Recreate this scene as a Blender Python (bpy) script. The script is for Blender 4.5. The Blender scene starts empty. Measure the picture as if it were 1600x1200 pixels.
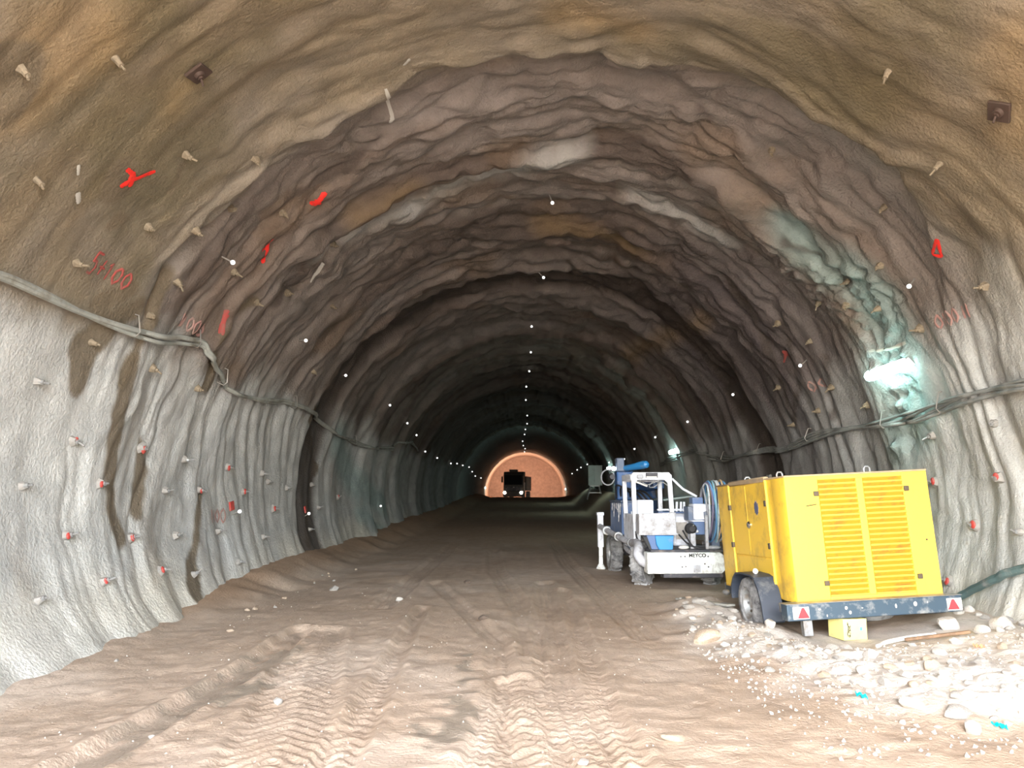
import bpy, math, random
import numpy as np
from mathutils import Vector, Matrix, Euler

C = bpy.context.scene.collection
SC = bpy.context.scene
PI = math.pi

# ---------------------------------------------------------------- camera, sky, sun, exposure
cam_d = bpy.data.cameras.new('camera')
cam_d.sensor_fit = 'HORIZONTAL'; cam_d.sensor_width = 36.0
cam_d.lens = 1200.0 / 1600.0 * 36.0
cam_d.clip_start = 0.05; cam_d.clip_end = 500
cam = bpy.data.objects.new('camera', cam_d); C.objects.link(cam)
cam.location = (0, 0, 1.6)
cam.rotation_euler = (math.radians(98.06), 0, math.radians(0.945))
SC.camera = cam

SC.view_settings.view_transform = 'Standard'
SC.view_settings.look = 'None'
SC.view_settings.gamma = 1
SC.view_settings.use_curve_mapping = False
SC.view_settings.exposure = 0.22

PORTAL_Y = -4.0
wd = bpy.data.worlds.new('sky'); SC.world = wd; wd.use_nodes = True
nt = wd.node_tree; nt.nodes.clear()
wo = nt.nodes.new('ShaderNodeOutputWorld'); bg = nt.nodes.new('ShaderNodeBackground')
sky = nt.nodes.new('ShaderNodeTexSky'); sky.sky_type = 'NISHITA'; sky.sun_disc = False
sky.sun_elevation = math.radians(50); sky.sun_rotation = math.radians(200); sky.air_density = 1.0; sky.dust_density = 3.0
mx = nt.nodes.new('ShaderNodeMix'); mx.data_type = 'RGBA'; mx.inputs[0].default_value = 0.5
mx.inputs[7].default_value = (1.0, 1.0, 1.0, 1)
sm = nt.nodes.new('ShaderNodeVectorMath'); sm.operation = 'SCALE'; sm.inputs['Scale'].default_value = 0.22
nt.links.new(sky.outputs[0], sm.inputs[0]); nt.links.new(sm.outputs[0], mx.inputs[6])
nt.links.new(mx.outputs[2], bg.inputs[0]); bg.inputs[1].default_value = 26.0
nt.links.new(bg.outputs[0], wo.inputs[0])

sun_d = bpy.data.lights.new('sun', 'SUN'); sun_d.energy = 2.0; sun_d.angle = math.radians(2); sun_d.color = (1, .93, .82)
sun = bpy.data.objects.new('sun', sun_d); C.objects.link(sun)
sun.rotation_euler = Vector((0.25, -0.3, -0.9)).to_track_quat('-Z', 'Y').to_euler()

pl_d = bpy.data.lights.new('sky_portal', 'AREA'); pl_d.shape = 'RECTANGLE'; pl_d.size = 11.4; pl_d.size_y = 7.6
pl_d.cycles.is_portal = True
pl = bpy.data.objects.new('sky_portal', pl_d); C.objects.link(pl)
pl.location = (.35, PORTAL_Y, 3.4); pl.rotation_euler = (math.radians(90), 0, 0)

# light far inside the finished bore, behind the truck
fl_d = bpy.data.lights.new('far_bore_light', 'SPOT'); fl_d.energy = 2100; fl_d.spot_size = math.radians(165); fl_d.spot_blend = .4; fl_d.shadow_soft_size = .3; fl_d.color = (1, .50, .31)
fl = bpy.data.objects.new('far_bore_light', fl_d); C.objects.link(fl); fl.location = (-.5, 100.6, 2.2); fl.rotation_euler = (math.radians(90), 0, 0)
# ==== surface begin
def _hash(ix, iy, seed):
    h = (ix.astype(np.int64) * 374761393 + iy.astype(np.int64) * 668265263 + seed * 974711) & 0xffffffff
    h = ((h ^ (h >> 13)) * 1274126177) & 0xffffffff
    h = ((h ^ (h >> 16)) * 2246822519) & 0xffffffff
    return ((h ^ (h >> 15)) & 0xffffff) / float(0x7fffff) - 1.0
def vnoise(x, y, seed=0):
    x = np.asarray(x, float); y = np.asarray(y, float)
    x, y = np.broadcast_arrays(x, y)
    ix = np.floor(x); iy = np.floor(y); fx = x - ix; fy = y - iy
    fx = fx * fx * fx * (fx * (fx * 6 - 15) + 10); fy = fy * fy * fy * (fy * (fy * 6 - 15) + 10)
    a = _hash(ix, iy, seed); b = _hash(ix + 1, iy, seed); c = _hash(ix, iy + 1, seed); d = _hash(ix + 1, iy + 1, seed)
    return (a + (b - a) * fx) * (1 - fy) + (c + (d - c) * fx) * fy
def fbm(x, y, seed=0, o=3):
    s = 0; amp = 1; t = 0
    for k in range(o):
        s = s + amp * vnoise(np.asarray(x) * 2 ** k, np.asarray(y) * 2 ** k, seed + 17 * k); t += amp; amp *= .5
    return s / t
def sstep(a, b, x):
    t = np.clip((np.asarray(x, float) - a) / (b - a), 0, 1); return t * t * (3 - 2 * t)
RAD = 5.35
CZ = 1.6
def axis_x(y): return .35 - .27 * sstep(15, 34, y)
def seg_dist(px, py, pts):
    d = np.full(np.shape(px), 1e9)
    for (x0, y0, w0), (x1, y1, w1) in zip(pts[:-1], pts[1:]):
        dx, dy = x1 - x0, y1 - y0
        t = np.clip(((px - x0) * dx + (py - y0) * dy) / (dx * dx + dy * dy + 1e-9), 0, 1)
        d = np.minimum(d, np.hypot(px - x0 - t * dx, py - y0 - t * dy) - (w0 + (w1 - w0) * t))
    return d
ROCK = [(.75, 11.5, .4), (1.6, 11.0, .5), (2.9, 10.7, .5), (3.9, 12.0, .4)]    # patch of bare rough rock on the right wall (arc length, y, half width)
def lining_disp(a, y):
    """how far the sprayed concrete bulges inwards at angle a, distance y"""
    a = np.asarray(a, float); y = np.asarray(y, float); s = a * RAD
    w = .42 * vnoise(s * .33, y * .4, 3) + .20 * vnoise(s * .85, y * .9, 5) + .09 * vnoise(s * 2.1, y * 1.7, 6)
    yy = y + w
    n1 = vnoise(yy * .8, s * .05, 11); n2 = vnoise(yy * 1.55 + 3, s * .22, 12); n3 = vnoise(yy * 3.1, s * .5, 13)
    n4 = vnoise(yy * 5.7, s * .9, 14)
    upper = sstep(.25, .9, np.sin(a))
    h = .11 * n1 + .11 * np.abs(n2) * (1 - .35 * upper) + .085 * np.abs(n3) * (.6 - .2 * upper) + .030 * np.abs(n4)
    h = h + (.25 + .75 * upper) * (.070 * np.abs(vnoise(s * .95, yy * 2.0, 15)) + .050 * np.abs(vnoise(s * 2.0, yy * 4.0, 16)) + .018 * np.abs(vnoise(s * 4.5, yy * 8, 17)))
    h = h + .05 * fbm(s * .5, y * .6, 21) + .022 * np.abs(vnoise(s * 2.3, y * 2.9, 22)) + .010 * vnoise(s * 6, y * 8, 23)
    near = 1 - .72 * (1 - sstep(7.6, 9.2, y + .5 * vnoise(s * .4, 0 * y, 31)))
    right = sstep(.3, -.3, np.cos(a) - .95)
    h = (h - .05) * near * (.85 + .15 * right) * (1 + .95 * upper)
    # the smooth first section stands proud of the next one over the vault
    lip_y = 8.35 + .35 * vnoise(s * .45, 0 * y, 33) + .12 * vnoise(s * 1.6, 0 * y, 34) + 1.6 * sstep(.7, 1.0, np.cos(a))
    lip = sstep(.35, .75, np.sin(a)) * (1 - sstep(lip_y, lip_y + .22, y)) * .2
    lip = lip + sstep(.86, .95, np.cos(a)) * sstep(-.02, .15, np.sin(a)) * (1 - sstep(9.6, 10.0, y + .2 * vnoise(s, 0 * y, 35))) * .1
    h = h + lip
    h = h - .05 * sstep(.35, .75, np.sin(a)) * sstep(lip_y, lip_y + .2, y) * (1 - sstep(lip_y + .4, lip_y + 1.4, y))
    # unsprayed recess ring
    ry = y + .35 * vnoise(s * .35, 0 * y, 41) + .12 * vnoise(s * 1.3, 0 * y, 42)
    ring = sstep(17.1, 17.45, ry) * (1 - sstep(18.5, 19.0, ry))
    h = h - .16 * ring
    rk = 1 - sstep(-.15, .25, seg_dist(s, y, ROCK) + .25 * vnoise(s * 1.5, y * 1.5, 51))
    h = h + rk * (.13 * np.abs(vnoise(s * 3.2, y * 3.2, 52)) + .08 * np.abs(vnoise(s * 7, y * 7, 53)) + .03 * vnoise(s * 13, y * 13, 54) - .1)
    h = h * (1 - .75 * sstep(60, 66, y))
    lo = sstep(.35, -.1, np.sin(a)) * sstep(.2, -.4, np.cos(a)) * (1 - sstep(20, 30, y))
    return h * (1 - .4 * lo)
def lining_pt(a, y, off=0.0):
    a = np.asarray(a, float); y = np.asarray(y, float)
    r = RAD - lining_disp(a, y) - off
    x = axis_x(y) + r * np.cos(a); z = CZ + r * np.sin(a)
    foot = np.exp(-np.clip(z + .3, 0, 9) / .55) * (.75 - .45 * sstep(7, 12, y)) + .06 * np.exp(-np.clip(z, 0, 9) / .3) * vnoise(y * 2.5, 0 * y, 61)
    x = x - np.sign(np.cos(a)) * foot * np.where(np.cos(a) < 0, 1, .5)
    return np.stack([x, y + 0 * x, z], -1)
def bank_path(y): return 0
RUTS = [  # pts (x, y, half width), depth, tread
    ([(-2.35, 9.2, .26), (-2.0, 7.2, .30), (-1.68, 5.8, .32), (-1.48, 4.6, .33)], .035, 'chev'),
    ([(-1.42, 11.0, .07), (-1.30, 8.2, .09), (-1.18, 6.0, .12), (-1.12, 4.5, .13)], .05, 'chev'),
    ([(-1.6, 14, .10), (-.30, 8.7, .12), (-.20, 6.6, .13), (-.26, 4.6, .15)], .03, 'line'),
    ([(.35, 14, .16), (.30, 9.5, .18), (.28, 6.6, .19), (.42, 4.5, .2)], .035, 'line'),
    ([(-.1, 7.0, .16), (.0, 5.6, .2), (.18, 4.5, .22)], .03, 'chev'),
    ([(.62, 13, .08), (.62, 8.5, .1), (.60, 6, .1), (.66, 4.4, .12)], .04, 'chev'),
    ([(-2.65, 9.4, .10), (-2.55, 7.6, .17), (-2.62, 6.6, .17), (-2.75, 4.6, .2)], .06, 'wet'),
    ([(-.9, 22, .16), (-.6, 16, .16), (-.05, 11, .16), (.1, 8, .14)], .03, 'line'),
    ([(-2.2, 24, .16), (-2.1, 16, .16), (-2.0, 11, .16)], .03, 'line'),
    ([(.9, 26, .16), (.95, 18, .16), (1.2, 12, .16), (1.35, 9, .14)], .03, 'line'),
]
BERM = [(2.5, 11.3, .2), (2.38, 9.6, .28), (2.5, 8.2, .35), (2.95, 7.1, .45), (3.5, 6.4, .5), (4.6, 6.1, .6), (5.4, 6.0, .6)]
WETS = [([(-.60, 8.0, .01), (-.47, 6.6, .06), (-.50, 5.3, .09)], 9), ([(-.76, 5.6, .03), (-.70, 5.4, .03)], 10),
        ([(-2.5, 8.2, .16), (-2.6, 6.6, .18), (-2.75, 4.6, .16)], 11), ([(-2.2, 6.9, .06), (-2.35, 6.2, .08)], 12)]
def floor_z(x, y):
    x = np.asarray(x, float); y = np.asarray(y, float)
    z = .22 * sstep(22, 36, y) + .88 * sstep(34, 84, y) - .35 * sstep(86, 94, y)
    z = z - .10 * (1 - sstep(5, 11, y)) * sstep(-1.5, -4, x)
    z = z + .05 * fbm(x * .45, y * .3, 71) + .018 * fbm(x * 2.2, y * 2.2, 72) + .007 * vnoise(x * 9, y * 9, 73)
    # mud banked against the left wall, muck along the right wall
    bn = .10 * vnoise(y * 1.1, 0 * y, 74) + .05 * vnoise(y * 3, x * 2, 75)
    z = z + sstep(-3.75, -5.0, x + bn * 2) * (.10 + .25 * sstep(9, 14, y)) * (1 + bn)
    z = z + sstep(3.6, 5.2, x) * (.20 + .95 * sstep(30, 46, y) * (1 - sstep(60, 75, y))) + .10 * sstep(2.5, 4.5, x) * sstep(40, 48, y) * (1 - sstep(60, 75, y))
    # rubble round the generator
    d = seg_dist(x, y, BERM)
    b = 1 - sstep(-.30, .45, d + .22 * vnoise(x * 2, y * 2, 76))
    inside = sstep(2.0, 2.7, x) * (1 - sstep(7.8, 8.4, y)) * sstep(5.5, 6.6, y)
    rub = np.maximum(b, inside * .55)
    z = z + rub * (.10 + .05 * np.abs(vnoise(x * 4, y * 4, 77)) + .035 * np.abs(vnoise(x * 9, y * 9, 78)))
    for pts, dep, kind in RUTS:
        far = np.ones(np.shape(x)) * 1.0
        d = seg_dist(x, y, pts); w = max(p[2] for p in pts)
        m = 1 - sstep(-.06, .05, d)
        z = z - dep * m + dep * .35 * np.exp(-((d - .06) / .05) ** 2)
        if kind == 'chev':
            xc = np.interp(-y, [-p[1] for p in pts], [p[0] for p in pts])
            z = z + m * .010 * np.sin((y + 1.1 * np.abs(x - xc)) * 2 * PI / .15)
        elif kind == 'line':
            xc = np.interp(-y, [-p[1] for p in pts], [p[0] for p in pts])
            z = z + m * .009 * np.sin((x - xc) * 2 * PI / .085) + m * .005 * np.sin((y + .5 * x) * 2 * PI / .11)
    return z
# ==== surface end
STAINS_AND_LIGHT = {
 'brown': [
   [(15.18, 8.87, 0.12), (16.12, 8.96, 0.16), (16.96, 9.09, 0.15), (17.35, 9.28, 0.1)] ,
   [(15.87, 9.62, 0.05), (16.56, 9.79, 0.13), (17.05, 9.75, 0.09)] ,
   [(16.81, 11.66, 0.05), (17.57, 11.38, 0.13), (18.2, 10.86, 0.2)] ,
   [(14.59, 8.58, 0.1), (15.21, 8.05, 0.22), (15.62, 8.15, 0.12)] ,
   [(13.74, 11.04, 0.05), (14.47, 10.63, 0.12), (15.17, 11.07, 0.14)] ,
   [(13.46, 6.96, 0.12), (13.65, 7.1, 0.14)] ,
   [(13.87, 7.45, 0.1), (13.98, 7.39, 0.08)] ,
   [(15.08, 16.88, 0.2), (16.21, 18.47, 0.16), (17.24, 17.84, 0.1), (17.95, 17.41, 0.08)] ,
   [(13.0, 7.53, 0.04), (13.26, 7.73, 0.05)] ,
   [(13.33, 5.24, 0.25), (13.63, 5.47, 0.15)] ,
   [(14.42, 8.28, 0.1), (14.78, 7.97, 0.1)] ,
   [(14.08, 8.78, 0.06), (14.66, 8.93, 0.08), (15.5, 8.83, 0.08)] ,
   [(14.1, 10.32, 0.05), (14.4, 10.54, 0.06)] ,
 ],
 'dark': [
   [(6.41, 9.45, 0.06), (6.21, 9.62, 0.05)] ,
   [(7.83, 12.96, 0.05), (7.66, 12.97, 0.03)] ,
   [(4.81, 14.33, 0.15), (4.07, 14.34, 0.12), (3.56, 14.03, 0.05)] ,
   [(3.57, 13.41, 0.05), (2.01, 14.64, 0.08), (1.44, 15.57, 0.1)] ,
   [(10.84, 9.59, 0.05), (11.42, 9.92, 0.06), (12.57, 9.72, 0.05)] ,
   [(12.09, 16.14, 0.06), (12.97, 16.45, 0.05)] ,
   [(6.0, 13.19, 0.06), (4.68, 13.97, 0.12), (3.07, 14.73, 0.12), (1.59, 15.55, 0.1)] ,
   [(2.48, 16.85, 0.06), (0.75, 18.36, 0.09)] ,
   [(3.14, 20.49, 0.05), (1.2, 20.51, 0.08)] ,
   [(2.37, 13.09, 0.05), (1.38, 13.7, 0.05)] ,
   [(3.27, 17.21, 0.15), (2.04, 18.86, 0.1)] ,
   [(4.29, 11.14, 0.06), (3.26, 10.98, 0.04)] ,
   [(10.35, 14.58, 0.1), (9.75, 14.63, 0.03)] ,
   [(13.14, 11.56, 0.1), (12.14, 12.43, 0.06)] ,
   [(13.54, 11.94, 0.05), (12.88, 11.8, 0.05)] ,
 ],
 'pale': [
   [(15.79, 7.01, 0.6), (16.1, 7.72, 0.5), (16.74, 8.37, 0.35), (17.29, 8.28, 0.3)] ,
   [(15.72, 9.76, 0.15), (16.38, 10.08, 0.06)] ,
   [(18.51, 8.41, 0.35), (18.61, 6.69, 0.4), (18.07, 7.8, 0.3)] ,  # left wall foot, its overexposure painted pale
   [(8.14, 11.13, 0.3), (9.39, 11.98, 0.25), (10.77, 12.26, 0.18)] ,
   [(10.82, 12.31, 0.14), (12.51, 11.68, 0.1)] ,
   [(6.75, 12.48, 0.25), (5.06, 12.87, 0.15)] ,
   [(15.43, 11.51, 0.25), (16.16, 10.87, 0.1)] ,
   [(0.61, 9.13, 0.35), (1.06, 9.78, 0.25)] ,
   [(2.49, 8.06, 0.3), (1.77, 8.19, 0.3)] ,
   [(18.07, 11.4, 0.2), (18.2, 15.2, 0.2)] ,
 ],
 'teal': [  # cool lamplight on the wall, painted into the lining colour
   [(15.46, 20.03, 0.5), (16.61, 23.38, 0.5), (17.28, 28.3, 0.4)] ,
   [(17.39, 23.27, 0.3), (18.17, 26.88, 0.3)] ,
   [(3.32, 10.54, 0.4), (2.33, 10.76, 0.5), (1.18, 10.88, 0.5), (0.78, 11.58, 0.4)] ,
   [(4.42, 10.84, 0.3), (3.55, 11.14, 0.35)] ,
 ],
 'rust': [
   [(4.2, 5.79, 0.25), (3.58, 6.49, 0.3)] ,
   [(8.32, 7.67, 0.2), (7.44, 7.79, 0.15)] ,
   [(12.91, 5.39, 0.5), (13.5, 5.55, 0.3)] ,
   [(8.24, 14.39, 0.35), (6.46, 14.73, 0.2)] ,
   [(10.71, 11.31, 0.2), (11.65, 11.2, 0.15)] ,
   [(5.09, 23.23, 0.3), (4.32, 16.53, 0.2)] ,
   [(12.66, 6.77, 0.1), (12.49, 6.65, 0.06)] ,
 ],
}
BOLTS = [
('left', 3.036, 8.27, 'r'), ('left', 3.129, 7.56, 'g'), ('left', 3.122, 8.8, 'r'), ('left', 3.034, 9.74, 'r'), ('left', 3.052, 10.87, 'g'), ('left', 3.137, 10.4, 'g'), ('left', 3.134, 11.59, 'r'), ('left', 3.063, 12.7, 'r'), ('left', 3.138, 13.53, 'r'), ('left', 3.227, 8.28, 'r'), ('left', 3.246, 9.58, 'r'), ('left', 3.254, 10.76, 'g'), ('left', 3.256, 12.36, 'g'), ('left', 3.33, 8.74, 'r'), ('left', 3.333, 10.04, 'r'), ('left', 3.359, 12.88, 'g'), ('left', 3.337, 7.61, 'g'), ('left', 2.832, 8.13, 'g'), ('left', 2.933, 7.5, 'g'), ('left', 2.732, 8.89, 'g'), ('left', 2.843, 9.37, 'g'), ('left', 2.857, 10.72, 'g'), ('left', 2.701, 7.31, 'g'), ('left', 2.791, 11.28, 'g'), ('left', 3.074, 14.47, 'g'), ('left', 3.1, 14.97, 'g'), ('left', 3.124, 16.11, 'g'), ('left', 3.106, 18.35, 'g'), ('left', 3.2, 15.31, 'r'), ('left', 3.296, 14.41, 'g'), ('left', 3.297, 17.82, 'g'), ('left', 3.164, 20.89, 'r'), ('left', 3.208, 18.68, 'g'), ('left', 3.361, 11.07, 'g'), ('left', 2.659, 15.45, 'g'), ('left', 2.38, 5.85, 'g'), ('left', 2.489, 5.32, 'g'), ('left', 2.408, 7.43, 'g'), ('left', 2.611, 6.23, 'g'), ('left', 2.308, 8.24, 'g'), ('left', 2.515, 8.48, 'g'), ('left', 2.337, 9.9, 'g'), ('left', 2.536, 9.91, 'g'), ('left', 2.488, 12.05, 'g'), ('left', 2.283, 11.83, 'g'), ('left', 2.567, 11.07, 'g'), ('left', 2.422, 14.21, 'g'), ('left', 2.421, 8.94, 'g'), ('left', 2.289, 6.57, 'p'), ('left', 2.568, 7.86, 'g'), ('left', 2.635, 8.98, 'g'), 
('right', 0.604, 12.13, 'g'), ('right', 0.557, 11.23, 'g'), ('right', 0.444, 8.42, 'g'), ('right', 0.414, 10.06, 'g'), ('right', 0.506, 10.59, 'g'), ('right', 0.514, 13.16, 'g'), ('right', 0.622, 13.68, 'g'), ('right', 0.348, 13.28, 'g'), ('right', 0.265, 12.34, 'g'), ('right', 0.148, 10.6, 'g'), ('right', 0.155, 9.1, 'g'), ('right', 0.033, 9.29, 'r'), ('right', 0.028, 10.71, 'r'), ('right', 0.288, 14.14, 'g'), ('right', 0.174, 16.69, 'g'), ('right', 0.071, 18.09, 'g'), ('right', 0.415, 15.43, 'g'), ('right', 0.233, 11.15, 'g'), ('right', 0.262, 15.57, 'g'), ('right', -0.076, 9.94, 'r'), ('right', -0.215, 10.31, 'r'), ('right', -0.214, 8.95, 'r'), ('right', 0.706, 9.3, 'g'), ('right', 0.599, 9.99, 'g'), ('right', 0.904, 6.93, 'g'), ('right', 0.714, 6.45, 'p'), ('right', 0.993, 9.7, 'g'), ('right', 0.706, 7.56, 'g'), ('right', 0.611, 10.96, 'g'), ('right', -0.084, 8.98, 'g'), 
]
MARKERS = {
 'crown': [(1.552, 13.2), (1.572, 17.12), (1.581, 23.11), (1.566, 27.58), (1.569, 32.61), (1.578, 35.62), (1.577, 42.12), (1.559, 50.33), (1.566, 56.2), (1.583, 63.89), (1.594, 68.32), (1.632, 77.4), (1.623, 85.14), (1.583, 90.74), (1.599, 97.89)] ,
 'left_haunch': [(2.525, 9.35), (2.588, 13.89), (2.606, 18.25), (2.596, 23.36), (2.631, 27.34), (2.673, 32.3), (2.763, 36.02), (2.782, 42.41), (2.779, 48.46), (2.756, 54.65), (2.742, 58.21), (2.729, 65.58), (2.776, 70.72), (2.832, 76.58), (2.832, 86.12)] ,
 'right_haunch': [(0.528, 9.69), (0.464, 13.77), (0.469, 18.7), (0.43, 23.45), (0.415, 28.92), (0.389, 33.71), (0.336, 38.56), (0.352, 45.74), (0.437, 58.69), (0.433, 66.53), (0.421, 72.3), (0.393, 80.92)] ,
 'left_low': [(3.21, 12.99), (3.239, 17.62), (3.238, 26.95)] ,
}
CABLES = {
 'left_cable': [(2.781, 6.24), (2.777, 6.54), (2.778, 7.06), (2.781, 7.84), (2.778, 8.61), (2.768, 9.26), (2.745, 10.2), (2.766, 10.47), (2.812, 11.38), (2.834, 12.02), (2.82, 13.57), (2.806, 15.3), (2.822, 17.66), (2.865, 19.74), (2.87, 21.96), (2.867, 23.56), (2.839, 27.19), (2.764, 29.23), (2.733, 32.31), (2.775, 34.88)] ,
 'right_cable': [(0.218, 7.98), (0.225, 8.37), (0.228, 9.16), (0.216, 10.14), (0.203, 10.8), (0.201, 11.75), (0.206, 13.16), (0.199, 14.76), (0.18, 16.53), (0.18, 18.37), (0.18, 19.52), (0.177, 21.1), (0.201, 22.22), (0.239, 23.36), (0.244, 25.48), (0.23, 27.61), (0.204, 30.2)] ,
 'low_cable': [(-0.141, 8.49), (-0.169, 8.93), (-0.2, 9.34), (-0.227, 9.73), (-0.254, 10.0)] ,
}
PAINT = {
 'red_arrow': [(2.539, 7.06), (2.519, 7.09), (2.503, 7.17), (2.474, 7.28)] ,
 'red_arrow_tick': [(2.505, 6.94), (2.508, 7.09), (2.528, 7.16)] ,
 'red_mark': [(2.264, 10.21), (2.247, 10.16), (2.219, 10.08)] ,
 'red_mark_tick': [(2.249, 10.13), (2.246, 10.22)] ,
 'red_streak': [(2.403, 10.09), (2.431, 10.22), (2.47, 10.45)] ,
 'red_streak_tick': [(2.446, 10.08), (2.43, 10.24)] ,
 'red_band': [(2.629, 10.42), (2.661, 10.49), (2.696, 10.51)] ,
 'faint_a': [(2.708, 9.39), (2.708, 9.87), (2.713, 10.31)] ,
 'faint_b': [(3.22, 11.96), (3.21, 12.36), (3.2, 12.53)] ,
 'triangle': [(0.581, 8.68), (0.558, 8.95), (0.542, 8.84), (0.553, 8.92)] ,
 'pale_text': [(0.416, 9.52), (0.412, 9.21), (0.398, 8.88)] ,
 'r1': [(0.373, 13.73), (0.372, 13.15)] ,
 'r2': [(0.529, 14.4), (0.493, 14.21)] ,
 'square_a': [(3.182, 12.86)] ,
 'square_b': [(3.203, 17.4)] ,
 'num': [(2.686, 7.5), (2.688, 8.23)] ,
 'streak_a': [(1.969, 8.37), (1.971, 9.17), (1.984, 9.36)] ,
 'streak_b': [(2.345, 12.07), (2.38, 12.17), (2.416, 12.25)] ,
 'streak_c': [(2.551, 6.45), (2.566, 6.54)] ,
 'streak_d': [(2.591, 6.68), (2.606, 6.8)] ,
 'streak_e': [(1.896, 8.05), (1.913, 8.15), (1.838, 8.05), (1.68, 8.22)] ,
 'streak_f': [(0.411, 11.42), (0.396, 10.93), (0.396, 10.46)] ,
 'lamp': [(0.342, 11.45), (0.352, 10.42)] ,
 'lamp2': [(0.274, 28.18), (0.275, 25.55)] ,
 'lamp3': [(0.287, 45.79)] ,
 'lamp4': [(0.279, 59.03)] ,
 's_lamp': [(3.047, 104.42), (0.09, 99.37)] ,
}
# ---------------------------------------------------------------- materials
def _nodes(name):
    m = bpy.data.materials.new(name); m.use_nodes = True
    n = m.node_tree; return m, n, n.nodes['Principled BSDF']
def mat(name, col, rough=.6, metal=0.0, dirt=None, dirt_amt=.5, dirt_scale=4.0, bump=0.0, bump_scale=40.0):
    """painted / plain surface, with an optional second colour of grime broken up by noise"""
    m, n, b = _nodes(name)
    b.inputs['Base Color'].default_value = (*col, 1); b.inputs['Roughness'].default_value = rough; b.inputs['Metallic'].default_value = metal
    tc = n.nodes.new('ShaderNodeTexCoord')
    if dirt:
        ns = n.nodes.new('ShaderNodeTexNoise'); ns.inputs['Scale'].default_value = dirt_scale; ns.inputs['Detail'].default_value = 7; ns.inputs['Roughness'].default_value = .7
        n.links.new(tc.outputs['Object'], ns.inputs['Vector'])
        r = n.nodes.new('ShaderNodeMapRange'); r.inputs[1].default_value = .62 - dirt_amt * .35; r.inputs[2].default_value = .80 - dirt_amt * .3
        n.links.new(ns.outputs['Fac'], r.inputs[0])
        x = n.nodes.new('ShaderNodeMix'); x.data_type = 'RGBA'; x.inputs[6].default_value = (*col, 1); x.inputs[7].default_value = (*dirt, 1)
        n.links.new(r.outputs[0], x.inputs[0]); n.links.new(x.outputs[2], b.inputs['Base Color'])
    if bump:
        n2 = n.nodes.new('ShaderNodeTexNoise'); n2.inputs['Scale'].default_value = bump_scale; n2.inputs['Detail'].default_value = 5
        n.links.new(tc.outputs['Object'], n2.inputs['Vector'])
        bp = n.nodes.new('ShaderNodeBump'); bp.inputs['Strength'].default_value = bump; bp.inputs['Distance'].default_value = .02
        n.links.new(n2.outputs['Fac'], bp.inputs['Height']); n.links.new(bp.outputs[0], b.inputs['Normal'])
    return m
def emit(name, col, strength):
    m, n, b = _nodes(name)
    b.inputs['Base Color'].default_value = (.8, .8, .8, 1)
    b.inputs['Emission Color'].default_value = (*col, 1); b.inputs['Emission Strength'].default_value = strength
    return m
def ground_mat(name, grain, bump_scale, bump_dist, mottle=.18):
    """colour from the mesh's own patch colours (stains, painted light and gloom, wet mud), roughness from its wetness, stipple from noise"""
    m, n, b = _nodes(name)
    at = n.nodes.new('ShaderNodeAttribute'); at.attribute_name = 'patch'
    tc = n.nodes.new('ShaderNodeTexCoord')
    ns = n.nodes.new('ShaderNodeTexNoise'); ns.inputs['Scale'].default_value = grain; ns.inputs['Detail'].default_value = 8; ns.inputs['Roughness'].default_value = .65
    n.links.new(tc.outputs['Object'], ns.inputs['Vector'])
    r = n.nodes.new('ShaderNodeMapRange'); r.inputs[1].default_value = .3; r.inputs[2].default_value = .7; r.inputs[3].default_value = 1 - mottle; r.inputs[4].default_value = 1 + mottle
    n.links.new(ns.outputs['Fac'], r.inputs[0])
    v = n.nodes.new('ShaderNodeVectorMath'); v.operation = 'SCALE'
    n.links.new(at.outputs['Color'], v.inputs[0]); n.links.new(r.outputs[0], v.inputs['Scale']); n.links.new(v.outputs[0], b.inputs['Base Color'])
    rr = n.nodes.new('ShaderNodeMapRange'); rr.inputs[3].default_value = .92; rr.inputs[4].default_value = .38
    n.links.new(at.outputs['Alpha'], rr.inputs[0]); n.links.new(rr.outputs[0], b.inputs['Roughness'])
    b.inputs['Specular IOR Level'].default_value = .3
    n2 = n.nodes.new('ShaderNodeTexNoise'); n2.inputs['Scale'].default_value = bump_scale; n2.inputs['Detail'].default_value = 6; n2.inputs['Roughness'].default_value = .6
    n.links.new(tc.outputs['Object'], n2.inputs['Vector'])
    bp = n.nodes.new('ShaderNodeBump'); bp.inputs['Strength'].default_value = .8; bp.inputs['Distance'].default_value = bump_dist
    n.links.new(n2.outputs['Fac'], bp.inputs['Height']); n.links.new(bp.outputs[0], b.inputs['Normal'])
    return m

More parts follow.
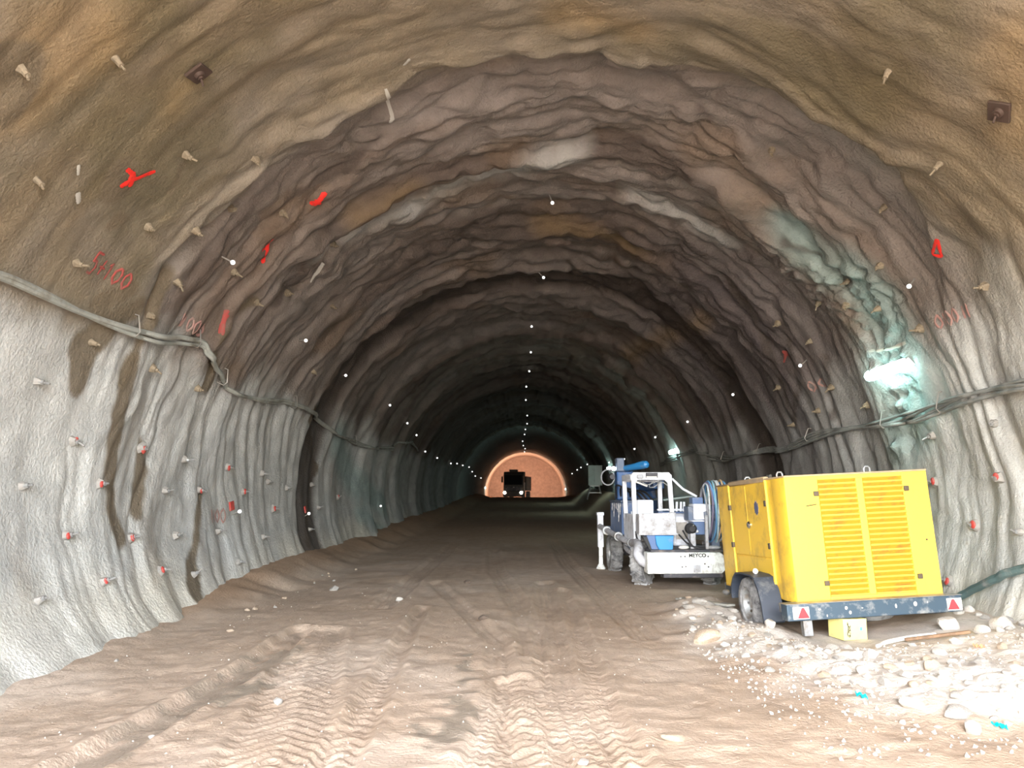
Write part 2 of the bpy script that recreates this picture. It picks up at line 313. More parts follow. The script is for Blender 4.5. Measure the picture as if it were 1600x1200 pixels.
# ---------------------------------------------------------------- objects
def tag(o, label=None, cat=None, group=None, kind=None):
    if label: o['label'] = label
    if cat: o['category'] = cat
    if group: o['group'] = group
    if kind: o['kind'] = kind
    return o
def thing(name, label, cat, loc=(0, 0, 0), rot=(0, 0, 0), group=None):
    o = bpy.data.objects.new(name, None); C.objects.link(o)
    o.empty_display_size = .1; o.location = loc; o.rotation_euler = rot
    return tag(o, label, cat, group)
class MB:
    def __init__(s): s.v = []; s.f = []
    def add(s, vs, fs):
        b = len(s.v); s.v.extend([tuple(map(float, v)) for v in vs]); s.f.extend([tuple(b + i for i in f) for f in fs]); return s
    def box(s, x0, x1, y0, y1, z0, z1, M=None, taper=(1, 1)):
        cx, cy = (x0 + x1) / 2, (y0 + y1) / 2
        vs = []
        for z, t in ((z0, (1, 1)), (z1, taper)):
            for x, y in ((x0, y0), (x1, y0), (x1, y1), (x0, y1)):
                vs.append(Vector((cx + (x - cx) * t[0], cy + (y - cy) * t[1], z)))
        if M is not None: vs = [M @ v for v in vs]
        return s.add(vs, [(3, 2, 1, 0), (4, 5, 6, 7), (0, 1, 5, 4), (1, 2, 6, 5), (2, 3, 7, 6), (3, 0, 4, 7)])
    def prism(s, poly, axis, a0, a1):
        """poly of 2D points extruded along axis 'x' (poly = y,z), 'y' (x,z) or 'z' (x,y)"""
        def p(u, v, w): return {'x': (w, u, v), 'y': (u, w, v), 'z': (u, v, w)}[axis]
        k = len(poly); vs = [p(u, v, a0) for u, v in poly] + [p(u, v, a1) for u, v in poly]
        fs = [tuple(range(k))[::-1], tuple(range(k, 2 * k))] + [(i, (i + 1) % k, k + (i + 1) % k, k + i) for i in range(k)]
        return s.add(vs, fs)
    def tube(s, pts, r, n=10, cap=True, closed=False):
        P = [Vector(p) for p in pts]; m = len(P); rings = []; prev = None
        for i in range(m):
            if closed: t = P[(i + 1) % m] - P[i - 1]
            else: t = P[min(i + 1, m - 1)] - P[max(i - 1, 0)]
            t.normalize()
            if prev is None:
                u = t.orthogonal().normalized()
            else:
                u = (prev - t * prev.dot(t)); u = u.normalized() if u.length > 1e-6 else t.orthogonal().normalized()
            prev = u; w = t.cross(u); rr = r[i] if isinstance(r, (list, tuple)) else r
            rings.append([P[i] + (u * math.cos(2 * PI * k / n) + w * math.sin(2 * PI * k / n)) * rr for k in range(n)])
        vs = [v for q in rings for v in q]; fs = []
        for i in range(m if closed else m - 1):
            j = (i + 1) % m
            for k in range(n): fs.append((i * n + k, i * n + (k + 1) % n, j * n + (k + 1) % n, j * n + k))
        if cap and not closed: fs += [tuple(range(n))[::-1], tuple((m - 1) * n + k for k in range(n))]
        return s.add(vs, fs)
    def lathe(s, prof, c, axis='x', n=28):
        """profile (radius, along) turned about an axis through c; closed profile loop"""
        vs = []; m = len(prof)
        for k in range(n):
            t = 2 * PI * k / n
            for r, h in prof:
                a, b = r * math.cos(t), r * math.sin(t)
                q = {'x': (h, a, b), 'y': (b, h, a), 'z': (a, b, h)}[axis]
                vs.append((c[0] + q[0], c[1] + q[1], c[2] + q[2]))
        fs = []
        for k in range(n):
            for i in range(m):
                fs.append((k * m + i, k * m + (i + 1) % m, ((k + 1) % n) * m + (i + 1) % m, ((k + 1) % n) * m + i))
        return s.add(vs, fs)
    def cyl(s, p0, p1, r, n=16, r1=None): return s.tube([p0, p1], [r, r if r1 is None else r1], n)
    def ball(s, c, r, nu=12, nv=8, sc=(1, 1, 1)):
        vs = [(c[0], c[1], c[2] + r * sc[2])]
        for j in range(1, nv):
            t = PI * j / nv
            for i in range(nu):
                vs.append((c[0] + r * sc[0] * math.sin(t) * math.cos(2 * PI * i / nu), c[1] + r * sc[1] * math.sin(t) * math.sin(2 * PI * i / nu), c[2] + r * sc[2] * math.cos(t)))
        vs.append((c[0], c[1], c[2] - r * sc[2])); fs = []
        for i in range(nu): fs.append((0, 1 + i, 1 + (i + 1) % nu))
        for j in range(nv - 2):
            for i in range(nu):
                a = 1 + j * nu; fs.append((a + i, a + nu + i, a + nu + (i + 1) % nu, a + (i + 1) % nu))
        e = len(vs) - 1; a = 1 + (nv - 2) * nu
        for i in range(nu): fs.append((e, a + (i + 1) % nu, a + i))
        return s.add(vs, fs)
    def mesh(s, name, m, smooth=35):
        me = bpy.data.meshes.new(name); me.from_pydata(s.v, [], s.f); me.update()
        if m: me.materials.append(m)
        if smooth:
            me.shade_smooth(); me.set_sharp_from_angle(angle=math.radians(smooth))
        return me
    def build(s, name, m, parent=None, bevel=0.0, smooth=35, seg=2, label=None):
        o = bpy.data.objects.new(name, s.mesh(name, m, smooth)); C.objects.link(o)
        if parent is not None: o.parent = parent
        if bevel:
            b = o.modifiers.new('bevel', 'BEVEL'); b.width = bevel; b.segments = seg; b.limit_method = 'ANGLE'; b.angle_limit = math.radians(40)
        if label: o['label'] = label
        return o
def copy_tree(o, parent=None):
    c = o.copy(); C.objects.link(c)
    if parent is not None: c.parent = parent
    for ch in list(o.children): copy_tree(ch, c)
    return c
def spline(pts, n=8):
    """Catmull-Rom through points"""
    P = [np.array(p, float) for p in pts]; P = [2 * P[0] - P[1]] + P + [2 * P[-1] - P[-2]]; out = []
    for i in range(1, len(P) - 2):
        for k in range(n):
            t = k / n
            out.append(.5 * (2 * P[i] + (P[i + 1] - P[i - 1]) * t + (2 * P[i - 1] - 5 * P[i] + 4 * P[i + 1] - P[i + 2]) * t * t + (3 * P[i] - P[i - 1] - 3 * P[i + 1] + P[i + 2]) * t ** 3))
    out.append(P[-2]); return out
def wall_frame(a, y, off=0.0):
    """point on the lining with its inward normal, the direction along the arch (growing angle) and along the tunnel"""
    e = .06
    p = lining_pt(a, y, off); da = lining_pt(a + e / RAD, y, off) - lining_pt(a - e / RAD, y, off); dy = lining_pt(a, y + e, off) - lining_pt(a, y - e, off)
    n = np.cross(da, dy); n /= np.linalg.norm(n)
    c = np.array([axis_x(y), y, CZ])
    if np.dot(n, c - p) < 0: n = -n
    t = da / np.linalg.norm(da); b = np.cross(n, t)
    if b[1] < 0: b = -b
    return Vector(p.tolist()), Vector(n.tolist()), Vector(t.tolist()), Vector(b.tolist())
def grid_mesh(name, P, cols, m, kind='structure', flip=False):
    """P (rows, cols, 3) with per-vertex patch colour (rows, cols, 4)"""
    r, c, _ = P.shape
    me = bpy.data.meshes.new(name)
    idx = np.arange(r * c).reshape(r, c)
    q = np.stack([idx[:-1, :-1], idx[:-1, 1:], idx[1:, 1:], idx[1:, :-1]], -1).reshape(-1, 4)
    if flip: q = q[:, ::-1]
    me.vertices.add(r * c); me.vertices.foreach_set('co', P.astype(np.float32).ravel())
    me.loops.add(q.size); me.loops.foreach_set('vertex_index', q.astype(np.int32).ravel())
    me.polygons.add(len(q)); me.polygons.foreach_set('loop_start', np.arange(0, q.size, 4, dtype=np.int32))
    me.update(calc_edges=True); me.validate()
    at = me.color_attributes.new('patch', 'FLOAT_COLOR', 'POINT'); at.data.foreach_set('color', cols.astype(np.float32).ravel())
    me.shade_smooth(); me.materials.append(m)
    o = bpy.data.objects.new(name, me); C.objects.link(o); o['kind'] = kind
    return o
# ---------------------------------------------------------------- the bore
M_LINING = ground_mat('sprayed_concrete', 3.0, 26.0, .035)
M_FLOOR = ground_mat('mud', 5.0, 30.0, .02, .14)
def rows_for(y0, y1, base, yref, mx, p=2):
    ys = [y0]
    while ys[-1] < y1: ys.append(ys[-1] + min(mx, max(base, base * (max(ys[-1], .1) / yref) ** p)))
    return np.array(ys)
def blend(col, c, k): return col * (1 - k[..., None]) + np.array(c) * k[..., None]
ys = np.concatenate([np.arange(PORTAL_Y, 4.2, .2), rows_for(4.2, 103, .035, 11, .5)])
an = np.radians(np.linspace(-23, 203, 430))
A, Y = np.meshgrid(an, ys)
P = lining_pt(A, Y); S = A * RAD
col = np.zeros(A.shape + (3,)) + np.array([.42, .425, .405])
n0 = fbm(S * .5, Y * .7, 101, 4); n1 = fbm(S * .25, Y * 1.6, 102, 4)
col = blend(col, (.50, .515, .51), sstep(0, .5, n0) * .6)
col = blend(col, (.20, .17, .135), sstep(.05, .5, n1) * .5)
up = sstep(.27, .42, np.sin(A) + .10 * n0 + .05 * fbm(S * 1.5, Y * 1.5, 106))  # brown upper vault: staining, with the tone of the bounce light painted in
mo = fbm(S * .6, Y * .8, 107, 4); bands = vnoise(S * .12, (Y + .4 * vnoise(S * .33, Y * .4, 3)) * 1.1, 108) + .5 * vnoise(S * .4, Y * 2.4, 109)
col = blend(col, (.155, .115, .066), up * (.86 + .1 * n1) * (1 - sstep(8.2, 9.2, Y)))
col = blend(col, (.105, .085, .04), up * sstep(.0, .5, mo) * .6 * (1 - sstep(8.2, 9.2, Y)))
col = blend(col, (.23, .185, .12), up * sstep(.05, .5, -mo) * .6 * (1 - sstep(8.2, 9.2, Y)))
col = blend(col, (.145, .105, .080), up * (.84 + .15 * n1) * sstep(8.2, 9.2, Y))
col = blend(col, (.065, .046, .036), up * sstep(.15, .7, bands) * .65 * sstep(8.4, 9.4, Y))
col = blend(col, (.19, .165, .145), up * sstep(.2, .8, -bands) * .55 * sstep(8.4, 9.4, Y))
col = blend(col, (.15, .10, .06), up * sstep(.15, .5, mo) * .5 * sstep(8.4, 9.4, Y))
side = sstep(11, 13.5, Y) * sstep(.2, .8, np.cos(A)) * (1 - sstep(20, 26, Y))
col = blend(col, (.115, .10, .105), side * (.6 + .3 * n1))
low = sstep(.9, .2, P[..., 2] + .5 * n0)  # wall foot paler, overexposed light painted into its colour
col = blend(col, (.56, .53, .45), low * .7)
SC_COL = {'brown': (.14, .11, .072), 'dark': (.075, .06, .05), 'pale': (.52, .52, .49), 'teal': (.23, .325, .31), 'rust': (.27, .175, .075)}  # teal holds the lamplight tint as wall colour
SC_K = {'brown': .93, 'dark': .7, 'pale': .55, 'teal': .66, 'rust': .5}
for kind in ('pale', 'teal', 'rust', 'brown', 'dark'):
    for pts in STAINS_AND_LIGHT[kind]:
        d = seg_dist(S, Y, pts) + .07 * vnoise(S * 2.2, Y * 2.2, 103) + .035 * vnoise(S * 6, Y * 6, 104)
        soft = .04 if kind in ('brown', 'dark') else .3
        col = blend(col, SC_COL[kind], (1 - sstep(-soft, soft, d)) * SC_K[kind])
ry = Y + .35 * vnoise(S * .35, 0 * Y, 41) + .12 * vnoise(S * 1.3, 0 * Y, 42)
ring = sstep(17.1, 17.4, ry) * (1 - sstep(18.6, 19.0, ry))
smooth = sstep(60, 63, Y); col = blend(col, (.30, .34, .33), smooth * .8)
col = blend(col, (.055, .042, .034), ring * .9)
wet = ring * .3
gloom = sstep(26, 44, Y)  # lining darkened deep in the tunnel, fading light painted into its colour
col = col * (1 - .5 * (gloom * (1 - sstep(56, 62, Y)))[..., None])
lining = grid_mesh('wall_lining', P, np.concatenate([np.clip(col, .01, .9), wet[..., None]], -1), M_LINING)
lining['label'] = 'rough sprayed concrete lining of the tunnel, walls and vault in one arch'

# finished concrete ring and bore beyond, closed by the rock face
ys2 = np.concatenate([np.linspace(102, 102.4, 3), np.linspace(102.41, 111, 24)]); A2, Y2 = np.meshgrid(np.radians(np.linspace(-23, 203, 160)), ys2)
def bore_r(y): return np.where(y < 102.4, 5.45, 5.12) 
X2 = .08 + bore_r(Y2) * np.cos(A2) + .02 * vnoise(A2 * 5, Y2, 7); Z2 = CZ + bore_r(Y2) * np.sin(A2)
c2 = np.zeros(A2.shape + (4,)); c2[..., :3] = (.48, .44, .40)
tr = grid_mesh('wall_far_bore', np.stack([X2, Y2, Z2], -1), c2, mat('cast_concrete', (.50, .46, .42), .85, 0, (.40, .36, .32), .4, .6))
tr['label'] = 'smooth concrete bore glowing orange at the far end of the tunnel'
gx, gz = np.meshgrid(np.linspace(-5.2, 5.4, 60), np.linspace(-.6, 6.9, 50))
Pf = np.stack([gx, 109.5 + .25 * fbm(gx * .6, gz * .6, 8), gz], -1); cf = np.zeros(gx.shape + (4,)); cf[..., :3] = (.48, .42, .38)
fc = grid_mesh('wall_rock_face', Pf, cf, M_LINING); fc['label'] = 'rock face closing the far end of the tunnel'

# ---------------------------------------------------------------- muddy floor
yb = np.concatenate([np.arange(-45, -5, 2.0), np.arange(-5, 4.1, .15), rows_for(4.1, 111, .018, 5, .7)])
xb = np.linspace(-5.9, 6.3, 470)
xb = np.concatenate([np.linspace(-40, -6.2, 12), xb, np.linspace(6.6, 40, 12)])
X, Yg = np.meshgrid(xb, yb)
keep = np.abs(X) < 6.35
Xc = np.where((Yg > PORTAL_Y) & ~keep, np.sign(X) * 6.35, X)
Zg = floor_z(Xc, Yg)
fcol = np.zeros(X.shape + (3,)) + np.array([.425, .33, .252])
m0 = fbm(Xc * .7, Yg * .5, 110, 4); m1 = fbm(Xc * 1.8, Yg * 1.2, 111, 4)
fcol = blend(fcol, (.55, .455, .37), sstep(0, .45, m0) * .6)
fcol = blend(fcol, (.36, .27, .195), sstep(.05, .5, m1) * .5)
d = seg_dist(Xc, Yg, BERM) + .25 * vnoise(Xc * 1.5, Yg * 1.5, 112) + .1 * vnoise(Xc * 6, Yg * 6, 113)
pale = np.maximum(1 - sstep(-.2, .5, d), sstep(2.4, 3.0, Xc + .3 * m1) * (1 - sstep(8.6, 9.6, Yg)) * sstep(5.8, 6.7, Yg + .6 * m1) * .9)
fcol = blend(fcol, (.68, .655, .615), pale * (.72 + .25 * m1))
fcol = blend(fcol, (.34, .33, .32), sstep(2.9, 3.6, Xc + .4 * m0) * (1 - sstep(5.0, 5.6, Yg + .5 * m1)) * .7)
wetf = np.zeros(X.shape)
for pts, sd in WETS:
    dd = seg_dist(Xc, Yg, pts) + .09 * vnoise(Xc * 5, Yg * 4, sd) + .09 * vnoise(Xc * 13, Yg * 9, sd + 50)
    k = 1 - sstep(-.03, .05, dd); fcol = blend(fcol, (.25, .215, .17), k * (.75 if sd != 11 else .5)); wetf = np.maximum(wetf, k)
fcol = blend(fcol, (.13, .10, .075), sstep(2.8, 3.8, Xc) * sstep(38, 46, Yg) * .7)
edge = sstep(-3.9, -4.6, Xc + .2 * m1) * sstep(8.5, 11, Yg)
fcol = blend(fcol, (.30, .185, .105), edge * .7)
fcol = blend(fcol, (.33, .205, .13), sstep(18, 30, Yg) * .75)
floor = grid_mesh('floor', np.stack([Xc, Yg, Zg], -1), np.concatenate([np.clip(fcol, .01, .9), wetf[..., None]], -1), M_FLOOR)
floor['label'] = 'beige muddy tunnel floor churned by tyre tracks'
# ---------------------------------------------------------------- lamps on the right wall
M_TUBE = emit('lamp_tube', (.60, 1.0, .95), 30.0)
M_FLOOD = emit('far_lamp_tube', (.62, 1.0, .95), 40.0)
M_GREYPLASTIC = mat('grey_plastic', (.45, .47, .48), .5)
M_BLACK = mat('black_rubber', (.03, .03, .033), .7)
def wall_lamp(a, y, length, label, strength_mat=M_TUBE):
    p, n, t, b = wall_frame(a, y, .10)
    d = Vector((0, 1, 0)); up = n.cross(d).normalized()
    if up.z < 0: up = -up
    n2 = d.cross(up); n2 = n2 if n2.dot(n) > 0 else -n2
    R = Matrix((d, n2, up)).transposed()
    o = thing('wall_lamp', label, 'lamp', p, R.to_euler(), 'tunnel lamps on the right wall')
    h = length / 2
    MB().box(-h, h, -.035, .03, -.075, .075).build('housing', M_GREYPLASTIC, o, .012)
    cr = MB(); prof = [(-.085 + .0, -.02), (-.075, .03), (-.045, .065), (0, .075), (.045, .065), (.075, .03), (.085, -.02)]
    vs = []; fs = []; k = 7
    ends = [(-h - .02, .55), (-h + .03, .92), (-h + .09, 1), (h - .09, 1), (h - .03, .92), (h + .02, .55)]
    for x, sc in ends:
        for z, yy in prof: vs.append((x, .02 + yy * sc, z * sc))
    for i in range(len(ends) - 1):
        for q in range(k - 1): fs.append((i * k + q, i * k + q + 1, (i + 1) * k + q + 1, (i + 1) * k + q))
        fs.append((i * k + k - 1, i * k, (i + 1) * k, (i + 1) * k + k - 1))
    fs += [tuple(range(k)), tuple((len(ends) - 1) * k + q for q in range(k))[::-1]]
    cr.add(vs, fs).build('diffuser', strength_mat, o, 0, 60)
    for sx in (-.6, .6): MB().box(h * sx - .015, h * sx + .015, -.16, -.03, -.02, .02).build('bracket', M_GREYPLASTIC, o)
    MB().tube(spline([(h - .05, -.01, -.07), (h + .10, -.02, -.20), (h + .18, -.04, -.36), (h + .42, -.07, -.40), (h + .34, -.06, -.30)], 6), .009, 6).build('lamp_cable', M_GREYPLASTIC, o)
    return o
wall_lamp(.345, 11.1, 1.28, 'bright white tube lamp on the right wall above the yellow generator')
wall_lamp(.275, 26.9, 1.5, 'bright white tube lamp on the right wall above the concrete spraying machine')
wall_lamp(.287, 46.0, 1.5, 'small distant wall lamp behind the boom of the spraying machine', M_FLOOD)
wall_lamp(.275, 61.0, 1.5, 'distant wall lamp hidden behind the grey cabinet, lighting the wall teal', M_FLOOD)
for a, y, lb in ((3.02, 101.2, 'white lamp at the left foot of the glowing far arch'), (.09, 101.2, 'white lamp at the right foot of the glowing far arch')):
    wall_lamp(a, y, .9, lb)
# ---------------------------------------------------------------- yellow generator on its trailer
M_YEL = mat('yellow_paint', (.88, .58, .06), .45, 0, (.50, .31, .06), .35, 2.2, .05, 60)
M_YELSIDE = M_YEL
M_SLAT = mat('shaded_yellow_slat', (.62, .36, .035), .55, 0, (.34, .20, .05), .3, 5)  # yellow paint darkened to carry the shade of the louvre recesses
M_DARKIN = mat('dark_inside', (.03, .025, .015), .9)
M_BLUEBLACK = mat('blue_black_steel', (.045, .075, .105), .5, .2, (.30, .30, .29), .35, 5)
M_STEEL = mat('grey_steel', (.32, .33, .34), .45, .6, (.20, .16, .12), .4, 6)
M_CHROME = mat('chrome', (.8, .8, .8), .2, 1)
M_BROWNMETAL = mat('brown_hinge', (.10, .075, .05), .55, .3)
M_TYRE = mat('dusty_tyre', (.05, .05, .055), .85, 0, (.34, .34, .34), .8, 4, .3, 30)
M_RIM = mat('grey_rim', (.40, .42, .43), .5, .3, (.24, .21, .18), .5, 6)
M_REDLENS = mat('red_reflector', (.70, .05, .06), .25)
M_WHITE = mat('white_plate', (.80, .78, .74), .5, 0, (.45, .42, .37), .3, 9)
M_CARTON = mat('yellow_carton', (.80, .70, .26), .75, 0, (.55, .47, .22), .3, 6)
M_INK = mat('black_ink', (.02, .02, .02), .6)
M_BLUEINK = mat('blue_ink', (.10, .42, .75), .5)
M_DIRTROOF = mat('dusty_roof', (.42, .31, .18), .9, 0, (.30, .24, .17), .5, 4)
M_STONE = mat('pale_stone', (.58, .55, .50), .95, 0, (.40, .36, .31), .5, 6, .8, 12)
def tyre_profile(r, w, rim):
    h = w / 2
    return [(rim, -h * .8), (rim + .02, -h), (r - .05, -h), (r - .012, -h * .78), (r, -h * .5), (r, h * .5), (r - .012, h * .78), (r - .05, h), (rim + .02, h), (rim, h * .8)]
g = thing('trailer_generator', 'big yellow generator on a two-wheeled trailer beside the right wall', 'generator', (3.89, 8.958, .416), Matrix(((1, 0, 0), (0, 1, 0), (0, 0, 1))).to_euler())
g.rotation_euler = (Matrix.Rotation(.064, 3, 'Z') @ Matrix.Rotation(-.036, 3, 'X') @ Matrix.Rotation(-.049, 3, 'Y')).to_euler()
W = .843; H = 1.40; LN = 2.48
b = MB()                                               # canopy shell: left and right walls, front, floor, corner posts
b.box(-W, -W + .03, .04, LN, .0, H).box(W - .03, W, .04, LN, 0, H).box(-W, W, LN - .03, LN, 0, H).box(-W, W, .04, LN, -.0, .03)
can = b.build('canopy', M_YEL, g, .006)
# rear wall: frame round two louvred openings
r = MB()
r.box(-W, -.455, 0, .04, 0, H).box(.545, W, 0, .04, 0, H).box(-.005, .075, -.004, .04, .05, 1.36)
r.box(-.455, .545, 0, .04, 1.355, H).box(-.455, .545, 0, .04, 0, .05)
rear = r.build('rear_panel', M_YEL, g, .004)
c = MB(); c.prism([(-W, .0), (-W - .012, .03), (-W - .012, .34), (-W, .40)], 'z', .0, H).build('corner_trim', M_YEL, g, .004)
c = MB(); c.prism([(W, .0), (W, .40), (W + .012, .34), (W + .012, .03)], 'z', .0, H).build('corner_trim', M_YEL, g, .004)
MB().box(-W + .03, W - .03, .16, .18, .03, H - .03).build('radiator_core', M_DARKIN, g)
for x0, x1 in ((-.455, -.005), (.075, .545)):
    lv = MB(); n = 22; z0, z1 = .05, 1.355; st = (z1 - z0) / n
    for k in range(n):
        z = z0 + k * st
        lv.prism([(-.012, z), (-.012, z + .021), (.045, z + .019), (.045, z)], 'x', x0, x1)
        lv.prism([(.040, z + .019), (.050, z + .019), (.002, z + st), (-.008, z + st - .001)], 'x', x0, x1)
    lv.build('louvre_panel', M_SLAT, g)
for x, z in ((-.49, 1.20), (.58, 1.21), (-.485, .20), (.60, .22)):
    MB().box(x - .028, x + .028, -.022, 0, z - .028, z + .028).build('latch', M_BROWNMETAL, g, .006)
MB().cyl((.74, -.008, .62), (.74, 0, .62), .012, 10).build('bolt', M_BROWNMETAL, g)
MB().tube([(-.62, -.008, 1.065), (-.50, -.008, 1.08)], .006, 6).build('scratch', M_BROWNMETAL, g)
# roof
MB().box(-W - .01, W + .01, -.005, LN + .01, H, H + .022).build('roof', M_DIRTROOF, g, .008)
dr = MB().box(-W - .018, -W + .05, .58, 1.94, H - .02, H + .045); dr.build('roof_lip', M_DIRTROOF, g, .015)
for y, x in ((1.86, -.60), (.72, -.60), (.30, .30)):
    e = MB(); e.tube([(x - .035, y, H + .02), (x - .035, y, H + .07), (x - .02, y, H + .095), (x + .02, y, H + .095), (x + .035, y, H + .07), (x + .035, y, H + .02)], .013, 8)
    e.build('lifting_eye', M_STEEL, g)
# left side: two bright edge posts, door, lower panel, hinges, lock, emblem
for y, nm in ((1.93, 'door_post'), (.56, 'door_post')):
    MB().box(-W - .028, -W + .002, y - .018, y + .018, .14, 1.40).build(nm, M_YEL, g, .006)
door = MB().box(-W - .014, -W + .002, .60, 1.89, .47, 1.375).build('side_door', M_YEL, g, .006)
MB().box(-W - .018, -W - .012, 1.28, 1.30, .48, 1.36).build('door_fold', M_YEL, door, .003)
lk = MB().lathe([(0, -.03), (.035, -.028), (.048, -.012), (.048, 0), (0, 0)], (-W - .014, 1.23, .86), 'x', 20); lk.build('lock', M_CHROME, door)
MB().box(-W - .052, -W - .040, 1.222, 1.238, .84, .88).build('key_slot', M_INK, door)
lg = MB()
for k in range(10):
    t = 2 * PI * k / 10; t2 = t + .26; t0 = t - .26
    lg.prism([(.93 + .045 * math.cos(t0), 1.07 + .055 * math.sin(t0)), (.93 + .085 * math.cos(t), 1.07 + .10 * math.sin(t)), (.93 + .045 * math.cos(t2), 1.07 + .055 * math.sin(t2))], 'x', -W - .0175, -W - .0135)
lg.prism([(.93 + .066 * math.cos(2 * PI * k / 20), 1.07 + .08 * math.sin(2 * PI * k / 20)) for k in range(20)], 'x', -W - .0185, -W - .0135)
lg.build('emblem', mat('emblem_blue', (.06, .09, .22), .5, 0, (.30, .22, .10), .4, 14), door, label='dark blue toothed round emblem')
MB().box(-W - .010, -W + .002, .60, 1.89, .17, .455).build('lower_panel', M_YEL, g, .006)
for y, z in ((1.93, 1.09), (.585, 1.12), (1.93, .59), (.585, .61)):
    MB().box(-W - .040, -W - .005, y - .03, y + .03, z - .035, z + .035).build('hinge', M_BROWNMETAL, g, .006)
# trailer
tf = MB().box(-.70, -.60, -.05, 3.0, -.15, -.005).box(.60, .70, -.05, 3.0, -.15, -.005)
for y in (.35, 1.35, 2.35): tf.box(-.60, .60, y, y + .08, -.12, -.01)
tf.build('trailer_frame', M_BLUEBLACK, g, .006)
MB().tube([(-.55, 3.0, -.09), (0, 3.75, -.10), (0, 4.3, -.12)], .045, 8).tube([(.55, 3.0, -.09), (0, 3.75, -.10)], .045, 8).build('drawbar', M_BLUEBLACK, g)
bm = MB().box(-1.06, .91, -.22, -.05, -.16, .015)
bumper = bm.build('bumper', M_BLUEBLACK, g, .01)
MB().box(-1.07, .92, -.225, -.03, .015, .022).build('bumper_lip', M_STEEL, bumper, .002)
for k, (x, z) in enumerate(((-.62, -.12), (-.40, -.05), (-.36, -.10), (-.22, -.06), (.16, -.06), (.38, -.05), (.52, -.04), (-.70, -.05))):
    MB().ball((x, -.221, z), .010 + .006 * (k % 3), 9, 6, (.7 + .3 * (k % 2), .3, 1.5 - .3 * (k % 4))).build('mortar_splash', M_STONE, bumper)
for x0, x1 in ((-1.0, -.82), (.735, .90)):
    pl_ = MB().box(x0, x1, -.235, -.218, -.14, -.012).build('light_plate', M_WHITE, bumper, .004)
    s_ = 1 if x0 < 0 else -1; xm = (x0 + x1) / 2 + .02 * s_
    MB().prism([(xm - .065, -.13), (xm + .065, -.13), (xm + .012, -.022), (xm - .012, -.022)], 'y', -.244, -.234).build('red_triangle', M_REDLENS, pl_)
for x in (-.79,):
    MB().box(x - .07, x + .03, -.14, -.06, -.335, -.15).build('support_leg', M_STEEL, g, .004)
MB().cyl((-.90, .42, -.09), (-.70, .42, -.09), .05, 14).build('tube_stub', M_STEEL, g)
MB().ball((-1.02, 1.95, -.04), .05, 10, 8, (1, 1.6, .8)).build('side_marker', M_STEEL, g)
sp = MB().lathe(tyre_profile(.29, .17, .16), (.42, .95, -.27), 'z', 28).build('spare_tyre', M_TYRE, g)
MB().cyl((-.95, 1.05, -.10), (.95, 1.05, -.10), .04, 12).build('axle', M_STEEL, g)
def rim_profile(rim, w):
    h = w / 2
    return [(0, -h * .35), (rim * .30, -h * .38), (rim * .34, -h * .2), (rim * .8, -h * .1), (rim * .9, -h * .75), (rim + .004, -h * .85), (rim + .004, h * .85), (rim * .9, h * .7), (rim * .8, h * .1), (0, h * .1)]
def wheel(parent, c, r, w, rim, rot=None, tread=0):
    t = MB().lathe(tyre_profile(r, w, rim), (0, 0, 0), 'x', 36)
    if tread:
        for k in range(tread):
            a = 2 * PI * k / tread
            for s in (-1, 1):
                M = Matrix.Rotation(a, 4, 'X') @ Matrix.Translation((s * w * .24, 0, r)) @ Matrix.Rotation(s * .5, 4, 'Z')
                t.box(-w * .22, w * .22, -.018, .018, -.03, .018, M)
    t = t.build('wheel', M_TYRE, parent); t.location = c
    if rot: t.rotation_euler = rot
    MB().lathe(rim_profile(rim, w), (0, 0, 0), 'x', 28).build('rim', M_RIM, t)
    for k in range(5):
        a = 2 * PI * k / 5
        MB().cyl((-w * .24, rim * .5 * math.cos(a), rim * .5 * math.sin(a)), (-w * .05, rim * .5 * math.cos(a), rim * .5 * math.sin(a)), .016, 6).build('wheel_nut', M_STEEL, t)
    return t
wheel(g, (-.965, 1.05, -.10), .325, .21, .19); wheel(g, (.965, 1.05, -.10), .325, .21, .19, (0, 0, PI))
for s in (-1, 1):
    f = MB(); prof = []
    path = [(1.52, -.05), (1.49, .10), (1.40, .20), (1.28, .27), (1.05, .285), (.74, .275), (.62, .25), (.50, .12), (.43, -.06), (.40, -.24)]
    x0, x1 = sorted((s * .845, s * 1.10))
    out = path; inn = [(y + (1.0 - y) * .06, z - .022) for y, z in path][::-1]
    f.prism(out + inn, 'x', x0, x1)
    fd = f.build('fender', mat('fender_plastic', (.035, .045, .065), .5, 0, (.14, .15, .16), .3, 4), g, .004)
MB().ball((-1.0, .80, .31), .035, 10, 8).build('white_marker', M_WHITE, g)

# yellow carton wedged under the bumper, chock behind the wheel
cb = thing('cardboard_box', 'yellow carton with black handwriting standing under the generator bumper', 'box', (3.585, 8.9, .005), (0, 0, .22))
bx = MB().box(-.145, .145, -.14, .14, .0, .225).build('carton', M_CARTON, cb, .006)
wr = MB()
def stroke(pts, r=.0045): wr.tube([(x, -.1425, z) for x, z in pts], r, 6)
stroke([(-.095, .19), (-.085, .13), (-.10, .06), (-.095, .045), (-.075, .05)])
stroke([(-.10, .17), (-.07, .135), (-.06, .155), (-.075, .12)]); stroke([(-.088, .11), (-.062, .10), (-.066, .12), (-.085, .085), (-.06, .075)]); stroke([(-.082, .035), (-.068, .04), (-.07, .065)])
wr.build('handwriting', M_INK, bx)
MB().box(.055, .085, -.1425, -.139, .10, .135).build('blue_mark', M_BLUEINK, bx)
MB().box(-.012, .012, -.142, .142, .2245, .2265).build('tape', M_CARTON, bx)
